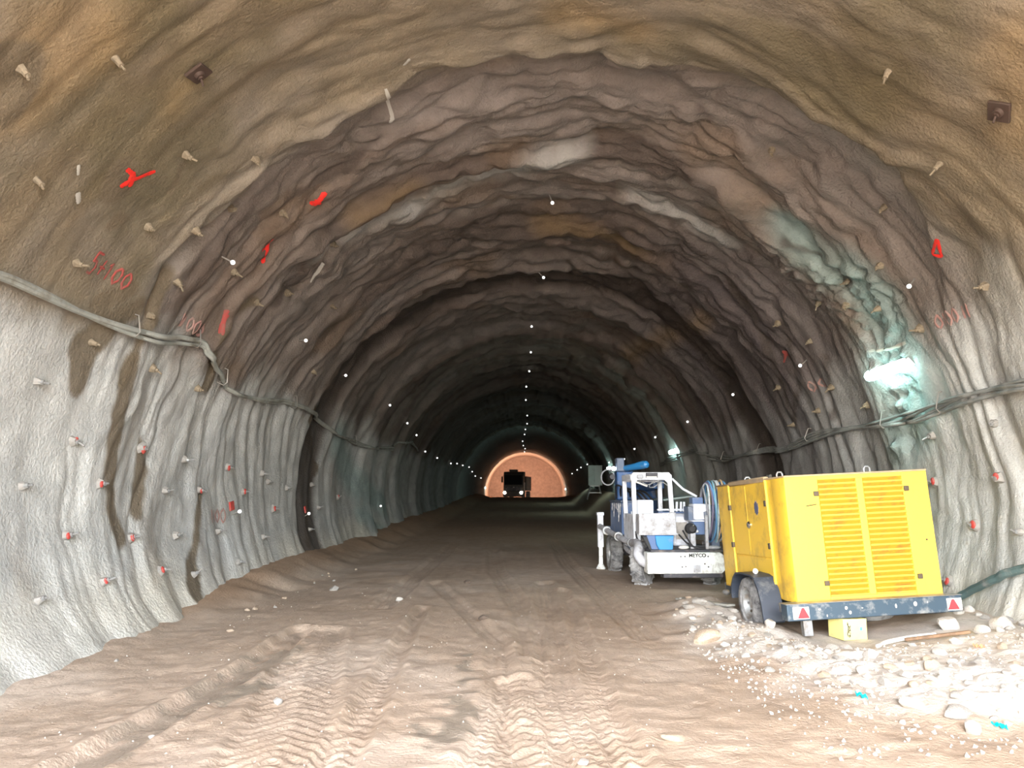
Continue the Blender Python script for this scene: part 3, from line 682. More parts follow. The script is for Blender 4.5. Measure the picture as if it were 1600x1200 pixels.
# ---------------------------------------------------------------- concrete spraying machine
M_DWHITE = mat('dirty_white_paint', (.84, .88, .97), .5, 0, (.42, .42, .44), .30, 5)  # bluish cast of the light mixed into the white
M_BUMP = mat('splashed_white_paint', (.86, .89, .87), .55, 0, (.34, .32, .28), .38, 9)
M_GREYBLUE = mat('blue_grey_steel', (.13, .17, .25), .55, .1, (.38, .38, .39), .30, 5)
M_TANK = mat('faded_blue_paint', (.12, .19, .36), .5, 0, (.30, .30, .32), .30, 4)
M_BLUE = mat('bright_blue_paint', (.03, .24, .58), .4, 0, (.20, .24, .30), .22, 4)
M_BOOM = mat('boom_blue_paint', (.05, .13, .33), .45, 0, (.22, .22, .24), .25, 4)
M_DARKST = mat('oily_dark_steel', (.055, .055, .065), .55, .2, (.20, .17, .15), .35, 6)
M_CONC = mat('mortar_crusted_steel', (.48, .49, .53), .85, .0, (.27, .25, .24), .4, 8, .6, 20)
M_PLATE = mat('grey_green_plate', (.25, .31, .30), .6)
M_CABLEG = mat('grey_cable', (.30, .31, .30), .7)
v = thing('concrete_sprayer', 'white and blue concrete spraying machine with open cab parked ahead of the yellow generator', 'machine', (2.72, 13.1, 0), (0, 0, .06))
ch = MB().box(-.42, .45, .25, 4.5, .34, .62).build('chassis', M_DARKST, v, .02)
MB().box(-.62, .66, .06, 1.6, .615, .655).build('deck', M_DARKST, v, .01)
bp = MB().prism([(-.69, .27), (.56, .27), (.63, .34), (.63, .54), (.54, .615), (-.69, .615)], 'y', 0, .28).build('bumper', M_BUMP, v, .012)
MB().box(-.42, .58, .02, .26, .20, .27).build('underrun_bar', M_DARKST, v, .01)
for x, z in ((-.13, .55), (-.06, .55), (-.11, .38), (-.05, .385), (.33, .55), (.33, .38), (.27, .43)):
    MB().cyl((x, -.010, z), (x, .004, z), .013, 8).build('bolt', M_DARKST, bp)
MB().box(.08, .20, -.012, .002, .29, .41).build('patch_plate', M_CONC, bp, .01)
def lettering(text, size, m, parent, loc, rot, name, depth=.003):
    cu = bpy.data.curves.new(name, 'FONT'); cu.body = text; cu.size = size; cu.extrude = depth; cu.align_x = 'CENTER'; cu.align_y = 'CENTER'; cu.offset = .0025
    t = bpy.data.objects.new(name, cu); C.objects.link(t)
    dg = bpy.context.evaluated_depsgraph_get(); me = bpy.data.meshes.new_from_object(t.evaluated_get(dg))
    bpy.data.objects.remove(t); o = bpy.data.objects.new(name, me); C.objects.link(o)
    me.materials.clear(); me.materials.append(m); o.parent = parent; o.location = loc; o.rotation_euler = rot; return o
lettering('MEYCO', .085, M_INK, bp, (.15, -.003, .565), (PI / 2, 0, 0), 'lettering')
# hopper at the near left corner
hp = MB()
hp.prism([(-.79, 1.25), (-.17, 1.27), (-.155, .91), (-.79, .905)], 'y', .12, .145)
hp.box(-.79, -.765, .14, .40, .905, 1.24).box(-.18, -.155, .14, .40, .91, 1.27).box(-.79, -.155, .385, .41, .905, 1.20)
hp.box(-.81, -.14, .10, .15, .895, .925)
hop = hp.build('hopper', M_CONC, v, .006)
fn = MB(); fn.add([(-.66, .17, .90), (-.19, .17, .90), (-.19, .42, .90), (-.66, .42, .90), (-.56, .22, .61), (-.24, .22, .61), (-.24, .40, .61), (-.56, .40, .61)],
                 [(0, 1, 5, 4), (1, 2, 6, 5), (2, 3, 7, 6), (3, 0, 4, 7), (4, 5, 6, 7), (3, 2, 1, 0)])
fn.build('hopper_funnel', M_TANK, v, .008)
MB().prism([(-.52, .885), (-.20, .885), (-.22, .66), (-.27, .62), (-.44, .63), (-.50, .74)], 'y', .135, .175).build('hopper_front', M_BLUE, v, .012, label='bright blue hopper outlet')
MB().prism([(-.74, .88), (-.66, .86), (-.57, .62), (-.60, .61)], 'y', .12, .15).build('splash_flap', M_BLACK, v, .004)
# cab frame
for P0, P1 in (((-.72, .9, 1.93), (-.69, .9, .66)), ((-.065, .9, 1.93), (-.03, .9, 1.2)), ((-.72, 1.75, 1.90), (-.69, 1.75, .66)), ((-.04, 1.75, 1.90), (-.035, 1.75, .9))):
    M = Matrix.Translation(P1) @ Matrix.Diagonal((1, 1, P0[2] - P1[2], 1)); dx = P0[0] - P1[0]
    q = MB().box(-.04, .04, -.035, .035, 0, 1); q.v = [tuple(M @ Vector((x + dx * z, y, z))) for x, y, z in q.v]; q.build('cab_post', M_DWHITE, v, .012)
rf = MB(); rf.prism([(-.77, 1.83), (-.77, 1.90), (-.72, 1.965), (-.07, 1.965), (-.02, 1.90), (-.02, 1.83)], 'y', .86, .935)
rf.prism([(-.75, 1.80), (-.75, 1.90), (-.71, 1.94), (-.07, 1.94), (-.02, 1.88), (-.02, 1.80)], 'y', 1.72, 1.79)
rf.box(-.77, -.69, .93, 1.74, 1.82, 1.93).box(-.10, -.02, .93, 1.74, 1.82, 1.93)
for sx, x in ((1, -.70), (-1, -.09)):
    rf.prism([(x, 1.835), (x + sx * .07, 1.835), (x, 1.765)], 'y', .87, .925)
rf = rf.build('roof_frame', M_DWHITE, v, .014)
MB().box(-.68, -.10, .95, 1.72, 1.93, 1.945).build('roof_sheet', M_DARKST, v)
MB().box(-.50, -.28, .845, .87, 1.865, 1.955).build('dark_panel', M_DARKST, rf, .004)
MB().box(-.49, -.30, .835, .85, 1.868, 1.89).build('white_strip', M_WHITE, rf, .002)
MB().box(-.665, -.55, .80, .862, 1.85, 1.925).build('work_light', M_CONC, rf, .025)
MB().tube([(-.66, .97, 1.80), (-.44, 1.02, 1.72)], .018, 8).build('wiper_tube', M_WHITE, v)
for pts in ([(-.62, .88, 1.84), (-.48, .93, 1.75), (-.36, .95, 1.77), (-.24, .9, 1.83)], [(-.30, .88, 1.86), (-.42, .95, 1.72), (-.33, .97, 1.70), (-.2, .93, 1.79), (-.08, .9, 1.72)]):
    MB().tube(spline(pts, 6), .007, 6).build('wiring', M_CABLEG, v)
lp = MB().prism([(-.735, .62), (-.735, 1.24), (-.66, 1.20), (-.61, 1.10), (-.61, .62)], 'y', .86, .93).build('cab_side_panel', M_DWHITE, v, .01)
MB().box(-.735, -.70, .92, 1.76, .62, 1.22).build('cab_side_panel', M_DWHITE, v, .01)
MB().box(-.60, -.56, 1.74, 1.78, .66, 1.25).build('cab_back_panel', M_DWHITE, v, .006)
st = MB().box(-.58, -.27, 1.28, 1.36, .98, 1.47).build('seat_backrest', M_DWHITE, v, .025)
MB().box(-.60, -.25, .98, 1.36, .88, .99).build('seat_cushion', M_DARKST, v, .03)
MB().box(-.62, -.12, .95, 1.7, .655, .88).build('seat_base', M_DARKST, v, .02)
MB().tube(spline([(-.70, .85, .92), (-.69, .80, .80), (-.60, .72, .70), (-.5, .6, .66)], 6), .016, 8).build('hose', M_BLACK, v)
# engine, cabinets
MB().prism([(.9, .66), (.9, 1.16), (1.0, 1.22), (1.6, 1.22), (1.6, .66)], 'x', -.02, .34).build('engine_hood', M_DWHITE, v, .03)
MB().box(.03, .24, .885, .90, .78, 1.08).build('hood_grille', mat('beige_grille', (.50, .47, .43), .7, 0, (.3, .28, .25), .4, 8), v, .01)
MB().box(-.10, .52, 1.65, 2.3, .66, 1.25).build('engine_block', M_TANK, v, .02)
MB().box(-.12, .50, 1.62, 1.70, 1.265, 1.30).build('engine_rail', M_DWHITE, v, .008)
for x in (.24, .32, .38): MB().cyl((x, 1.62, 1.25), (x + .01, 1.62, 1.43), .022, 8).build('filler_pipe', M_DWHITE, v)
MB().box(.03, .66, 1.75, 2.8, 1.44, 1.475, Matrix.Translation((0, 0, 1.44)) @ Matrix.Rotation(-.13, 4, 'Y') @ Matrix.Translation((0, 0, -1.44))).build('engine_cover', M_PLATE, v, .005)
MB().tube([(.075, 1.25, 1.86), (.26, 1.2, 1.67), (.49, 1.1, 1.53)], .022, 10).build('exhaust_pipe', M_DWHITE, v)
cabn = MB().box(.255, .53, .5, .85, 1.13, 1.41).build('control_cabinet', M_DWHITE, v, .03)
MB().box(.17, .255, .55, .85, 1.12, 1.36).build('cabinet_side_box', M_GREYBLUE, v, .01)
MB().box(.25, .44, .55, .75, 1.41, 1.52).build('blue_tray', M_TANK, v, .01)
MB().box(.23, .50, .45, .8, .88, 1.11).build('pump_box', M_TANK, v, .015)
MB().box(.20, .52, .43, .8, 1.105, 1.125).build('pump_shelf', M_DWHITE, v, .004)
lt = MB().lathe([(0, -.02), (.05, -.02), (.09, .03), (.095, .14), (.06, .16), (0, .16)], (.155, .28, .99), 'y', 24).build('round_lamp', M_BLACK, v)
MB().ball((.17, .268, 1.04), .024, 10, 8).build('lamp_glint', M_CHROME, lt)
MB().ball((.27, .42, .94), .035, 10, 8, (1, .6, .8)).build('valve_knob', M_DWHITE, v)
MB().box(.355, .405, .18, .23, .655, 1.22).build('stand_post', M_CONC, v, .006)
MB().box(.13, .22, .30, .40, .655, .92).build('valve_stand', M_CONC, v, .01)
for pts in ([(.05, .5, .95), (.10, .35, .80), (.18, .25, .68), (.35, .2, .67)], [(-.02, .5, .88), (.10, .3, .72), (.24, .22, .68)], [(.1, .45, .74), (.24, .3, .70), (.5, .25, .69)]):
    MB().tube(spline(pts, 6), .014, 8).build('hose', M_BLACK, v)
MB().ball((.0, .28, .68), .07, 10, 8, (1.3, 1, .5)).build('mortar_lump', M_WHITE, v); MB().ball((.50, .22, .68), .09, 10, 8, (1.3, 1, .4)).build('mortar_lump', M_CONC, v)
# hose reel
M_HOSE = [mat('hose_' + n, c, .55, 0, (.25, .25, .25), .2, 6) for n, c in (('blue', (.12, .30, .55)), ('white', (.62, .68, .72)), ('orange', (.62, .42, .24)), ('violet', (.20, .17, .27)), ('teal', (.25, .45, .52)), ('grey', (.32, .33, .36)))]
rl = MB().cyl((.44, .65, 1.22), (.80, .62, 1.24), .16, 20).build('hose_reel', M_GREYBLUE, v)
rr = random.Random(5)
for k, (x, R_, ci) in enumerate(((.46, .44, 5), (.50, .50, 1), (.53, .52, 3), (.57, .55, 0), (.61, .56, 4), (.645, .57, 1), (.68, .56, 2), (.72, .55, 1), (.76, .56, 2), (.80, .54, 0))):
    pts = []
    for q in range(40):
        t = 2 * PI * q / 40
        r_ = R_ * (1 + .02 * math.sin(3 * t + k)) - .05 * max(0, -math.cos(t))
        pts.append((x + .02 * math.sin(2 * t + k * 1.7), .63 + r_ * .62 * math.sin(t), 1.25 + r_ * math.cos(t)))
    MB().tube(pts, .016, 8, closed=True).build('hose_coil', M_HOSE[ci], rl)
MB().box(.56, .70, .52, .74, .655, 1.16).build('reel_stand', M_GREYBLUE, v, .01)
# side tank and boom
MB().box(-.74, -.36, 1.95, 3.25, .80, 1.43).build('side_tank', M_TANK, v, .03)
MB().box(-.76, -.34, 1.93, 3.27, 1.42, 1.45).build('tank_lid', M_GREYBLUE, v, .006)
for y, l_ in ((2.05, .22), (2.2, .36), (2.31, .18), (2.5, .12), (2.75, .28), (2.95, .16)): MB().tube(spline([(-.742, y, 1.40), (-.746, y + .03, 1.40 - l_ * .5), (-.742, y + .05 * l_ / .2, 1.40 - l_)], 5), [.004 + .006 * (q % 5 == 2) for q in range(11)], 6).build('mortar_drip', M_WHITE, v)
MB().box(-.40, .50, 2.4, 4.4, .62, 1.25).build('compressor_body', M_GREYBLUE, v, .03)
MB().lathe([(0, 0), (.30, 0), (.30, .25), (.22, .55), (0, .55)], (.02, 3.55, 1.22), 'z', 24).build('boom_turret', M_BOOM, v)
bm_ = MB()
bm_.box(-.11, .11, -1.9, .1, -.12, .12, Matrix.Translation((.0, 3.9, 1.72)) @ Matrix.Rotation(-.04, 4, 'X')); bm_.build('boom_arm', M_BOOM, v, .02)
MB().tube([(-.50, 3.2, 2.10), (-.34, 2.9, 2.12), (-.16, 2.56, 2.16), (-.12, 2.48, 2.165), (-.10, 2.45, 2.17)], [.055, .065, .085, .07, .03], 14).build('boom_extension', M_BLUE, v)
MB().cyl((-.36, 2.95, 1.90), (.0, 3.3, 1.70), .05, 12).build('boom_cylinder', M_CHROME, v)
MB().box(-.62, -.46, 3.05, 3.3, 2.04, 2.32).build('nozzle_drive', M_GREYBLUE, v, .02)
MB().box(-.60, -.25, 3.15, 3.5, 1.45, 2.05).build('boom_bracket', M_BOOM, v, .03)
MB().tube([(-.78 + .14 * math.cos(2 * PI * q / 24), 3.25, 1.92 + .16 * math.sin(2 * PI * q / 24)) for q in range(24)], .014, 8, closed=True).build('nozzle_hose', M_HOSE[5], v)
MB().lathe([(0, 0), (.05, 0), (.075, .12), (.05, .22), (0, .22)], (-.70, 3.15, 1.93), 'y', 16).build('spray_nozzle', M_DARKST, v)
wl = MB().box(-.72, -.62, 3.16, 3.24, 2.05, 2.15).build('work_lamp', M_DARKST, v, .01)
MB().ball((-.67, 3.15, 2.10), .045, 12, 8, (1, .4, 1)).build('lamp_lens', emit('work_lamp_white', (.9, .97, 1), 14), wl)
for k in range(4):
    MB().tube(spline([(-.62 + .1 * k, 3.2, 1.5), (-.66 + .1 * k, 2.9, 1.75 - .04 * k), (-.5 + .1 * k, 2.4, 1.62), (-.4 + .1 * k, 2.1, 1.46)], 6), .02, 8).build('boom_hose', M_BLACK, v)
# outriggers, delivery line, wheels
for sx in (-1, 1):
    og = MB().box(sx * .90 - .06, sx * .90 + .06, 3.55, 3.67, .46, 1.14).build('outrigger', M_DWHITE, v, .01)
    MB().box(sx * .90 - .075, sx * .90 + .075, 3.53, 3.69, 1.12, 1.19).build('outrigger_cap', M_DWHITE, og, .01)
    MB().box(sx * .90 - .04, sx * .90 + .04, 3.57, 3.65, .10, .50).build('outrigger_ram', M_BUMP, og, .006)
    MB().lathe([(0, 0), (.09, 0), (.10, .03), (.05, .12), (0, .12)], (sx * .90, 3.61, -.005), 'z', 16).build('outrigger_foot', M_BUMP, og)
    MB().box(min(sx * .35, sx * .86), max(sx * .35, sx * .86), 3.56, 3.66, .80, .90).build('outrigger_beam', M_GREYBLUE, og, .01)
MB().tube(spline([(-.94, 3.4, .90), (-.88, 2.7, .84), (-.82, 2.0, .77), (-.74, 1.45, .71), (-.70, 1.2, .69)], 6), .055, 14).build('delivery_pipe', M_CONC, v)
MB().tube(spline([(-.70, 1.2, .70), (-.70, .80, .72), (-.74, .46, .67), (-.78, .33, .55), (-.70, .28, .44), (-.58, .28, .41), (-.50, .32, .42)], 6), .078, 14).build('pipe_elbow', M_CONC, v)
for y, z in ((1.22, .70), (2.0, .77), (2.75, .845)):
    MB().lathe([(.05, -.03), (.085, -.03), (.085, .03), (.05, .03)], (-.70 - (y - 1.2) * .135, y, z), 'y', 16).build('pipe_coupling', M_STEEL, v)
MB().tube(spline([(-.60, 2.3, .66), (-.66, 2.0, .56), (-.64, 1.6, .50), (-.52, 1.3, .46)], 6), .05, 10).build('hydraulic_hose', M_CONC, v)
MB().box(-.66, -.44, 1.7, 2.0, .46, .72).build('battery_box', M_GREYBLUE, v, .02)
vb = MB().box(-.63, -.48, .30, .5, .36, .60); vb.build('valve_block', M_CONC, v, .015)
for z in (.40, .46, .52): MB().cyl((-.56, .26, z), (-.56, .31, z), .022, 8).build('valve_spool', M_DWHITE, v)
wheel(v, (-.60, .80, .375), .375, .25, .20, (0, 0, PI - .55), 16)
wheel(v, (.62, .80, .375), .375, .25, .20, (0, 0, -.55), 16)
wheel(v, (-.66, 3.30, .37), .375, .25, .20, None, 16)
wheel(v, (.66, 3.30, .37), .375, .25, .20, (0, 0, PI), 16)
ax = MB().cyl((-.5, .80, .375), (.5, .80, .375), .07, 12).build('axle', M_DARKST, v); MB().cyl((-.6, 3.3, .375), (.6, 3.3, .375), .07, 12).build('axle', M_DARKST, v)
# ---------------------------------------------------------------- truck and cabinet deep in the tunnel
M_TRUCK = mat('dark_truck_paint', (.05, .045, .04), .5, 0, (.09, .07, .05), .4, 2)
M_GLASS = mat('dark_windscreen', (.015, .015, .018), .12)
M_HEAD = emit('headlight', (1, .86, .72), 16)
tz = float(floor_z(-1.3, 92.0))
k = thing('dump_truck', 'dark truck with both headlights on under the glowing far arch', 'truck', (-1.33, 91.0, tz), (0, 0, -.12))
MB().prism([(0, .55), (0, 1.6), (.08, 2.8), (.28, 3.25), (1.9, 3.3), (1.9, .55)], 'x', -1.18, 1.18).build('cab', M_TRUCK, k, .05)
MB().add([(-1.05, .0, 1.72), (1.05, .0, 1.72), (.98, .09, 2.85), (-.98, .09, 2.85), (-1.05, -.03, 1.72), (1.05, -.03, 1.72), (.98, .04, 2.85), (-.98, .04, 2.85)],
         [(7, 6, 5, 4), (0, 1, 2, 3), (4, 5, 1, 0), (5, 6, 2, 1), (6, 7, 3, 2), (7, 4, 0, 3)]).build('windscreen', M_GLASS, k)
MB().box(-.55, .45, .35, .75, 3.27, 3.52).build('roof_beacon_box', M_TRUCK, k, .03)
MB().box(-.9, .9, -.03, .02, 1.0, 1.5).build('grille', M_DARKST, k, .02)
MB().ball((.0, -.03, 1.42), .07, 10, 8, (1.6, .3, .8)).build('grille_badge', M_CHROME, k)
MB().box(-1.2, 1.2, -.18, .1, .35, .95).build('bumper', M_TRUCK, k, .04)
for s in (-1, 1):
    MB().lathe([(0, -.06), (.14, -.05), (.18, .0), (.15, .06), (0, .06)], (s * .98 - .04, -.18, .80), 'y', 20).build('headlight', M_HEAD, k)
    mr = MB().box(s * 1.36 - .10, s * 1.36 + .10, .12, .22, 2.0, 2.7).build('mirror', M_TRUCK, k, .03)
    MB().tube([(s * 1.15, .2, 2.75), (s * 1.36, .17, 2.73), (s * 1.36, .17, 2.65)], .02, 8).build('mirror_arm', M_TRUCK, mr)
MB().box(-1.22, 1.22, 2.1, 7.6, 1.05, 2.75).build('dump_body', M_TRUCK, k, .03)
for q in range(5): MB().box(1.22, 1.28, 2.4 + q * 1.2, 2.55 + q * 1.2, 1.05, 2.8).build('body_rib', M_TRUCK, k)
MB().box(-.5, .5, .4, 7.4, .6, 1.05).build('chassis', M_DARKST, k)
for y in (.9, 5.2, 6.5):
    for s in (-1, 1): wheel(k, (s * 1.05, y, .50), .50, .30, .28, (0, 0, 0 if s < 0 else PI))
cz = 1.33
e = thing('electrical_cabinet', 'grey green cabinet on a splayed stand on the muck pile deep in the tunnel', 'cabinet', (4.50, 49.4, float(floor_z(4.5, 49.4)) - .02))
hz = 2.06 - e.location.z
MB().box(-.45, .45, 0, .45, hz, hz + 1.28).build('cabinet_body', mat('cabinet_grey_green', (.28, .34, .32), .5, 0, (.2, .2, .18), .3, 3), e, .02)
MB().box(-.02, .43, -.012, 0, hz + .03, hz + 1.25).build('cabinet_door', mat('cabinet_grey', (.33, .38, .36), .5), e, .005)
for x0, x1 in ((-.30, -.52), (.22, .45)):
    for y in (.03, .40): MB().tube([(x0, y, hz + .01), (x1, y, 0)], .035, 8).build('stand_leg', M_STEEL, e)
MB().box(-.44, .38, .0, .04, hz * .45, hz * .45 + .06).build('stand_rail', M_STEEL, e); MB().box(-.36, .28, .0, .04, hz - .06, hz).build('stand_rail', M_STEEL, e)
# ---------------------------------------------------------------- cables along the walls
def wall_cable(name, label, pts, strands, r, m, sag_off=.05, group=None):
    o = thing(name, label, 'cable')
    base = spline([(a, y) for a, y in pts], 7)
    for k in range(strands):
        P = []
        for i, (a, y) in enumerate(base):
            ph = y * (1.1 + .25 * k) + k * 2.1
            da = (.035 * math.sin(ph) * (strands > 1) + .03 * (k - (strands - 1) / 2)) / RAD
            P.append(lining_pt(a + da, y, sag_off + r + .012 * math.cos(ph * 1.3)).tolist())
        MB().tube(P, r * (1 if k == 0 else .8), 8).build('cable_strand', m, o)
    return o
M_CB1 = mat('dusty_cable', (.30, .31, .28), .75, 0, (.17, .16, .13), .4, 3)
M_CB2 = mat('grey_cable_dark', (.20, .21, .20), .7, 0, (.34, .34, .32), .4, 3)
M_CB3 = mat('dark_teal_hose', (.08, .13, .13), .6, 0, (.25, .25, .24), .3, 4)
lc = wall_cable('wall_cable', 'long grey cable sagging along the left wall', CABLES['left_cable'], 2, .034, M_CB1)
rc = wall_cable('wall_cable', 'bundle of grey cables strung along the right wall below the lamps', CABLES['right_cable'], 4, .026, M_CB2, .06)
wall_cable('wall_hose', 'dark hose low on the right wall behind the generator', CABLES['low_cable'], 1, .05, M_CB3, .06)
M_WIRE = mat('hook_wire', (.35, .33, .30), .5, .5)
for o, pts, sel in ((lc, CABLES['left_cable'], (4, 6, 8, 11, 14)), (rc, CABLES['right_cable'], (3, 5, 7, 9, 11))):
    for i in sel:
        a, y = pts[i]; sgn = -1 if a > PI / 2 else 1
        p0, n, t, b = wall_frame(a, y, 0); p1 = Vector(lining_pt(a + sgn * .035, y, .0).tolist())
        c_ = p0 + n * .09
        MB().tube([p1 - n * .02, p1 + n * .05, c_ + n * .06, c_ - t * sgn * .055 + n * .03, p0 - t * sgn * .05 + n * .01], .008, 6).build('cable_hook', M_WIRE, o)

# ---------------------------------------------------------------- bolt heads
M_BOLTCONC = mat('bolt_concrete', (.29, .275, .25), .9, 0, (.28, .26, .23), .4, 20, .6, 40)
M_BOLTBROWN = mat('bolt_brown', (.23, .185, .125), .9, 0, (.15, .12, .08), .4, 20, .6, 40)
M_PAINTRED = mat('red_paint', (.42, .045, .035), .6, 0, (.30, .12, .10), .35, 18)
M_RUST = mat('rusty_steel', (.06, .035, .025), .75, .2, (.06, .04, .03), .5, 20)
M_SILVER = mat('bolt_steel', (.33, .33, .32), .4, .5, (.28, .26, .24), .4, 25)
rb = random.Random(11)
NUM = ['nearest', 'second', 'third', 'fourth', 'fifth', 'sixth', 'seventh', 'eighth', 'ninth', 'tenth', 'eleventh', 'twelfth', 'thirteenth', 'fourteenth', 'fifteenth', 'sixteenth', 'seventeenth', 'eighteenth', 'nineteenth', 'twentieth']
rows = {}
for side, a, y, c in BOLTS:
    z = CZ + RAD * math.sin(a)
    if side == 'left': row = 'low on the left wall' if z < 1.25 else 'on the left wall below the cable' if z < 3.0 and y < 40 else 'on the left vault above the cable'
    else: row = 'on the right wall below the cables' if a < .21 else 'on the right vault above the cables'
    rows.setdefault((row, c), []).append((y, side, a))
LOOK = {'r': 'red-painted bolt head', 'g': 'grey bolt head', 'p': 'square rusty bolt plate'}
def plate_bolt(a, y, c, label):
    p, n, t, b = wall_frame(a, y, .03 if c == 'p' else .014)
    R = Matrix((t, n.cross(t), n)).transposed()
    o = thing('rock_bolt', label, 'bolt', p, R.to_euler(), 'rock bolts in the sprayed concrete')
    s = .098 if c == 'p' else rb.uniform(.05, .07) * (1.2 if c == 'r' else 1) * min(1, max(.6, y / 10)); ang = rb.uniform(0, PI)
    if c == 'p':
        pl_ = MB(); pl_.box(-s, s, -s, s, .0, .03, Matrix.Rotation(.7 if a < 1 else .2, 4, 'Z')); pl_.build('plate', M_RUST, o, .008)
        MB().lathe([(0, .02), (.055, .02), (.04, .06), (0, .06)], (0, 0, 0), 'z', 16).build('washer', M_RUST, o)
    else:
        k = 11; ring = []
        pl_ = MB(); poly = [(s * rb.uniform(.75, 1.15) * math.cos(2 * PI * q / k), s * rb.uniform(.75, 1.15) * math.sin(2 * PI * q / k)) for q in range(k)]
        top = [(x * .6, y_ * .6, rb.uniform(.035, .06)) for x, y_ in poly]
        pl_.add([(x, y_, -.012) for x, y_ in poly] + top, [tuple(range(k, 2 * k))] + [(i, (i + 1) % k, k + (i + 1) % k, k + i) for i in range(k)])
        pl_.build('plate', M_BOLTBROWN if 'vault' in label else M_BOLTCONC, o, 0, 50)
        if c == 'r':
            q = MB(); w = s * .7; dx, dy = rb.uniform(-.02, .02), rb.uniform(-.03, .0)
            q.ball((dx, dy, .04), w * .95, 10, 6, (1, .8, .42)); q.build('red_paint_dab', M_PAINTRED, o, label='red spray paint on the bolt')
    tx, ty = rb.uniform(-.25, .25), rb.uniform(-.2, .2)
    MB().cyl((0, 0, .02), (.03 * tx, .03 * ty, .075), .026, 6).build('nut', (M_RUST if c == 'p' else M_BOLTBROWN if 'vault' in label else M_SILVER), o)
    MB().cyl((.03 * tx, .03 * ty, .07), (.15 * tx, .15 * ty, rb.uniform(.10, .15)), .011, 8).build('bar_end', (M_RUST if c == 'p' else M_BOLTBROWN if 'vault' in label else M_SILVER), o)
    return o
for (row, c), L_ in rows.items():
    L_.sort()
    for i, (y, side, a) in enumerate(L_):
        near_c = min(math.hypot((a - ca) * RAD, y - cy) for cab_ in CABLES.values() for ca, cy in ((u[0], u[1]) for u in spline(cab_, 6)))
        if near_c < .22: continue
        if len(L_) == 1: lb = f'{LOOK[c]} {row}'
        elif i == 0: lb = f'{LOOK[c]} nearest the tunnel mouth {row}'
        else: lb = f'{NUM[i]} {LOOK[c]} from the near end {row}' if i < 20 else f'far {LOOK[c]} {row}'
        plate_bolt(a, y, c, lb)

# ---------------------------------------------------------------- small white reflectors on the lining, with an added glow
M_MARK = emit('white_marker', (1, 1, .98), 1.6)  # emission is added, the reflectors have no light of their own
ROWN = {'crown': 'along the crown of the vault', 'left_haunch': 'along the left shoulder of the vault', 'right_haunch': 'along the right shoulder of the vault', 'left_low': 'low on the left wall'}
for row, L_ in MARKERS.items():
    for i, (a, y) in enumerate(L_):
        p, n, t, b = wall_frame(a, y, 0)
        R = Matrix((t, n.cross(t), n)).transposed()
        lb = ('first small white reflector from the near end ' if i == 0 else f'{NUM[i]} small white marker light from the near end ') + ROWN[row]
        o = thing('white_marker', lb, 'marker', p, R.to_euler(), 'white reflectors ' + ROWN[row])
        r = .030 + .00045 * max(0, y - 10)  # balls enlarged with distance to imitate glare
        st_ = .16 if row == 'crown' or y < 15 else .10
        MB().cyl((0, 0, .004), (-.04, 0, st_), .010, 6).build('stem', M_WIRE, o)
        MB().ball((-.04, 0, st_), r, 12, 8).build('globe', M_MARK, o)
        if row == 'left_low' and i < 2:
            MB().box(-.22, -.07, -.075, .075, .02, .05, Matrix.Rotation(.15, 4, 'Z')).build('red_board', M_PAINTRED, o, .006, label='red painted square above the white reflector')

# ---------------------------------------------------------------- paint and streaks on the lining
def ribbon(name, strokes, m, width, label=None, off=.016, curve=True):
    """brush strokes given as lists of (angle, y), laid on the concrete and following its relief"""
    b = MB(); rr_ = random.Random(len(strokes) * 7 + int(strokes[0][0][1] * 100))
    for st in strokes:
        P = spline(st, 10) if curve else [np.array(a_) * (1 - k / 6) + np.array(b_) * k / 6 for a_, b_ in zip(st[:-1], st[1:]) for k in range(6)] + [np.array(st[-1])]
        u = [np.array((p[0] * RAD, p[1])) for p in P]; m_ = len(u); vs = []; K = 4
        for i in range(m_):
            d = u[min(i + 1, m_ - 1)] - u[max(i - 1, 0)]; d = d / (np.linalg.norm(d) + 1e-9); nn = np.array((-d[1], d[0]))
            w = width * (.75 + .35 * rr_.random()) * (.6 if i in (0, m_ - 1) else 1)
            for k in range(K + 1):
                q = u[i] + nn * w * (k / K - .5)
                vs.append(lining_pt(q[0] / RAD, q[1], off + .004 * math.sin(k * PI / K)).tolist())
        b.add(vs, [(i * (K + 1) + k, i * (K + 1) + k + 1, (i + 1) * (K + 1) + k + 1, (i + 1) * (K + 1) + k) for i in range(m_ - 1) for k in range(K)])
    return b.build(name, m, lining, 0, 80, label=label)
def scrawl(name, ctr, w, h, n, m, label=None, seed=1):
    q = random.Random(seed); st = []
    for i in range(n):
        y = ctr[1] - w / 2 + w * (i + .5) / n; k = q.choice((0, 1, 2))
        hh = h * q.uniform(.7, 1) / RAD / 2; dw = w / n * .4
        if k == 0: st.append([(ctr[0] - hh, y), (ctr[0] + hh, y + dw * q.uniform(-.6, .6))])
        elif k == 1: st.append([(ctr[0] - hh, y), (ctr[0] - hh * .2, y - dw), (ctr[0] + hh, y), (ctr[0] + hh * .2, y + dw), (ctr[0] - hh * .8, y + dw * .3)])
        else: st.append([(ctr[0] - hh, y - dw), (ctr[0] - hh * .8, y + dw), (ctr[0], y), (ctr[0] + hh, y + dw)])
    return ribbon(name, st, m, h * .16, label)
M_RED = mat('red_spray', (.70, .02, .012), .6, 0, (.35, .05, .03), .25, 12)
M_DRED = mat('dull_red_spray', (.34, .06, .05), .8, 0, (.22, .10, .08), .45, 12)
M_FAINT = mat('faded_red_spray', (.36, .19, .165), .9, 0, (.28, .22, .19), .5, 9)
M_LIME = mat('lime_streak', (.40, .38, .33), .85, 0, (.42, .40, .36), .4, 10)
p_ = PAINT
